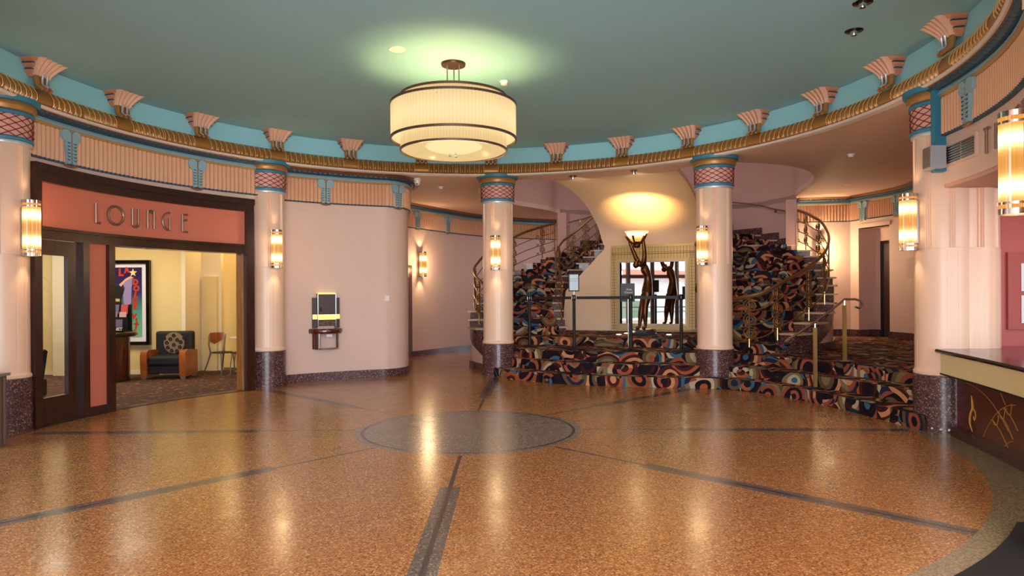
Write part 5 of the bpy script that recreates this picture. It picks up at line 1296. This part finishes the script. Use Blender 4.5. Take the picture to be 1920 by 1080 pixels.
cs(CP[2:], [(.02, .685), (.015, .70), (.16, .70), (.16, .685)], 'band_edge', M['black'])
cs(CP[1:], [(.20, .10), (.20, .69), (.28, .69), (.28, .10)], 'front_panel', M['woodred'])
cs(CP[1:], [(.13, 0), (.13, .09), (.16, .10), (.30, .10), (.30, 0)], 'plinth', M['maroon'])
m = MB()
CL = [0]
for i in range(1, len(CP)): CL.append(CL[-1] + math.dist(CP[i], CP[i - 1]))
def cpt(x, z):
    x += .28; i = max(j for j in range(len(CP) - 1) if CL[j] <= x); f = (x - CL[i]) / (CL[i + 1] - CL[i]); p = Vector(CP[i]).lerp(Vector(CP[i + 1]), f); tt_ = (Vector(CP[i + 1]) - Vector(CP[i])).normalized()
    return Vector((p.x - tt_.y * .198, p.y + tt_.x * .198, z))
for st_ in ([(.0, .62)] + [(.12 * i, .62 - .0035 * i ** 2.2) for i in range(1, 9)],
            [(.42, .12), (.52, .24), (.66, .37), (.80, .46), (.95, .52), (1.10, .55)],
            [(.62, .33), (.80, .24), (.95, .12)], [(.75, .42), (.92, .34), (1.05, .22)], [(.86, .48), (1.02, .42), (1.15, .32)], [(.80, .62), (.90, .52)], [(.88, .12), (.96, .17), (1.05, .20)]):
    m.tube([cpt(x, z) for x, z in smooth(st_, 4)], .005, 5)
for (x, z) in ((.62, .34), (.76, .43), (.90, .49)): m.tube([cpt(x + q[0], z + q[1]) for q in ((0, 0), (.04, -.05), (.10, -.05), (.13, .03), (.12, .06))], .005, 5)
m.build('inlay', inlay, t)
m = MB(); m.tube([cpt(x, z) for x, z in smooth([(.16, .12), (.10, .20), (.12, .30), (.17, .37), (.16, .44), (.14, .50)], 4)], [.004 + .009 * math.sin(PI * i / 20) for i in range(21)], 6)
m.tube([cpt(x, z) for x, z in smooth([(.16, .36), (.21, .36), (.24, .30), (.21, .25), (.19, .29)], 4)], .006, 5); m.build('inlay_flourish', mat('inlay_light', '#c8924c', .4), t)
MB().lathe([(0, 0), (.035, 0), (.035, .004), (0, .004)], (5.55, 7.3, .963), 16).build('cable_cap', M['black'], t)
# notice board with two papers
t = thing('notice_board', 'rose notice board on the booth wall', 'board', (6.16, 8.20, 1.62)); MB().bx(-.26, .26, -.02, .01, -.46, .46).build('panel', mat('notice_rose', '#a85450', .6), t)
for i, z in enumerate((1.78, 1.40)):
    pt = thing('paper_notice', ('upper' if i == 0 else 'lower') + ' white printed paper pinned to the rose board', 'paper', (6.22, 8.172, z)); MB().bx(-.17, .17, -.002, .002, -.165, .165).build('sheet', M['whitep'], pt)
    m = MB()
    for j in range(9):
        if j == 4: continue
        m.bx(-.13, .10 - .04 * (j % 3), -.004, -.0015, .11 - j * .028, .117 - j * .028)
    m.build('printed_line', mat('grey_ink', '#8a8a9a', .7), pt)
# black door mat at lower right
tag(MB().prism(arc(5.32, -41, -62, 14) + [(4.2, 3.0), (4.6, 4.2)][::-1][::-1], .002, .014).build('door_mat', M['matb']), 'black floor mat at the lower right corner', 'mat')

# ------------------------------------------------------------------ small ceiling fittings
def det(p, lb, nm='smoke_detector', r=.06, h=.05):
    t = thing(nm, lb, 'detector', p); MB().lathe([(r, 0), (r, -.012), (r * .9, -.02)], n=24).build('base', M['white'], t)
    MB().lathe([(r * .8, -.015), (r * .7, -h), (0, -h)], n=24).build('sensor', M['white'], t); return t
det((-.09, 9.37, ZT), 'white smoke detector on the green ceiling right of the chandelier'); det((-1.55, 15.1, ZS), 'white smoke detector on the soffit of the left corridor')
det((5.85, 11.85, ZS), 'white smoke detector on the hall soffit right of the stairs')
t = thing('security_camera', 'white dome security camera under the soffit by the bare wall', 'camera', (-1.92, 14.05, ZS))
MB().lathe([(.075, 0), (.078, -.03), (.06, -.045)], n=28).build('mount', M['white'], t); MB().lathe([(.058, -.04), (.062, -.09), (.045, -.13), (0, -.145)], n=28).build('housing', M['white'], t)
MB().lathe([(0, -.02), (.02, -.012), (.02, 0)], (.0, -.045, -.11), 12).build('lens', M['black'], t)
tag(MB().lathe([(0, -.012), (.095, -.01), (.10, 0), (0, 0)], n=32).build('ceiling_speaker', M['white'], loc=(-1.34, 8.13, ZT)), 'flat round white speaker grille on the green ceiling left of the chandelier', 'speaker')
for x, y, lb in ((7.43, 15.2, 'flat white sprinkler cover on the soffit near the right hall cornice'), (-.75, 17.0, 'flat white sprinkler cover on the soffit of the left corridor')):
    tag(MB().lathe([(0, -.008), (.06, -.006), (.062, 0), (0, 0)], n=24).build('sprinkler_cover', M['white'], loc=(x, y, ZS)), lb, 'sprinkler')
for x, y, lb in ((3.54, 6.91, 'black recessed downlight at the top edge of the picture'), (3.82, 7.65, 'black recessed downlight just below the other one')):
    t = thing('recessed_downlight', lb, 'downlight', (x, y, ZT)); MB().lathe([(.045, -.01), (.095, -.006), (.098, 0), (.045, 0)], n=28, closed=True).build('trim_ring', M['blackgloss'], t)
    MB().lathe([(0, -.06), (.03, -.055), (.04, -.02), (.04, 0)], n=20).build('lamp_head', M['chrome'], t)
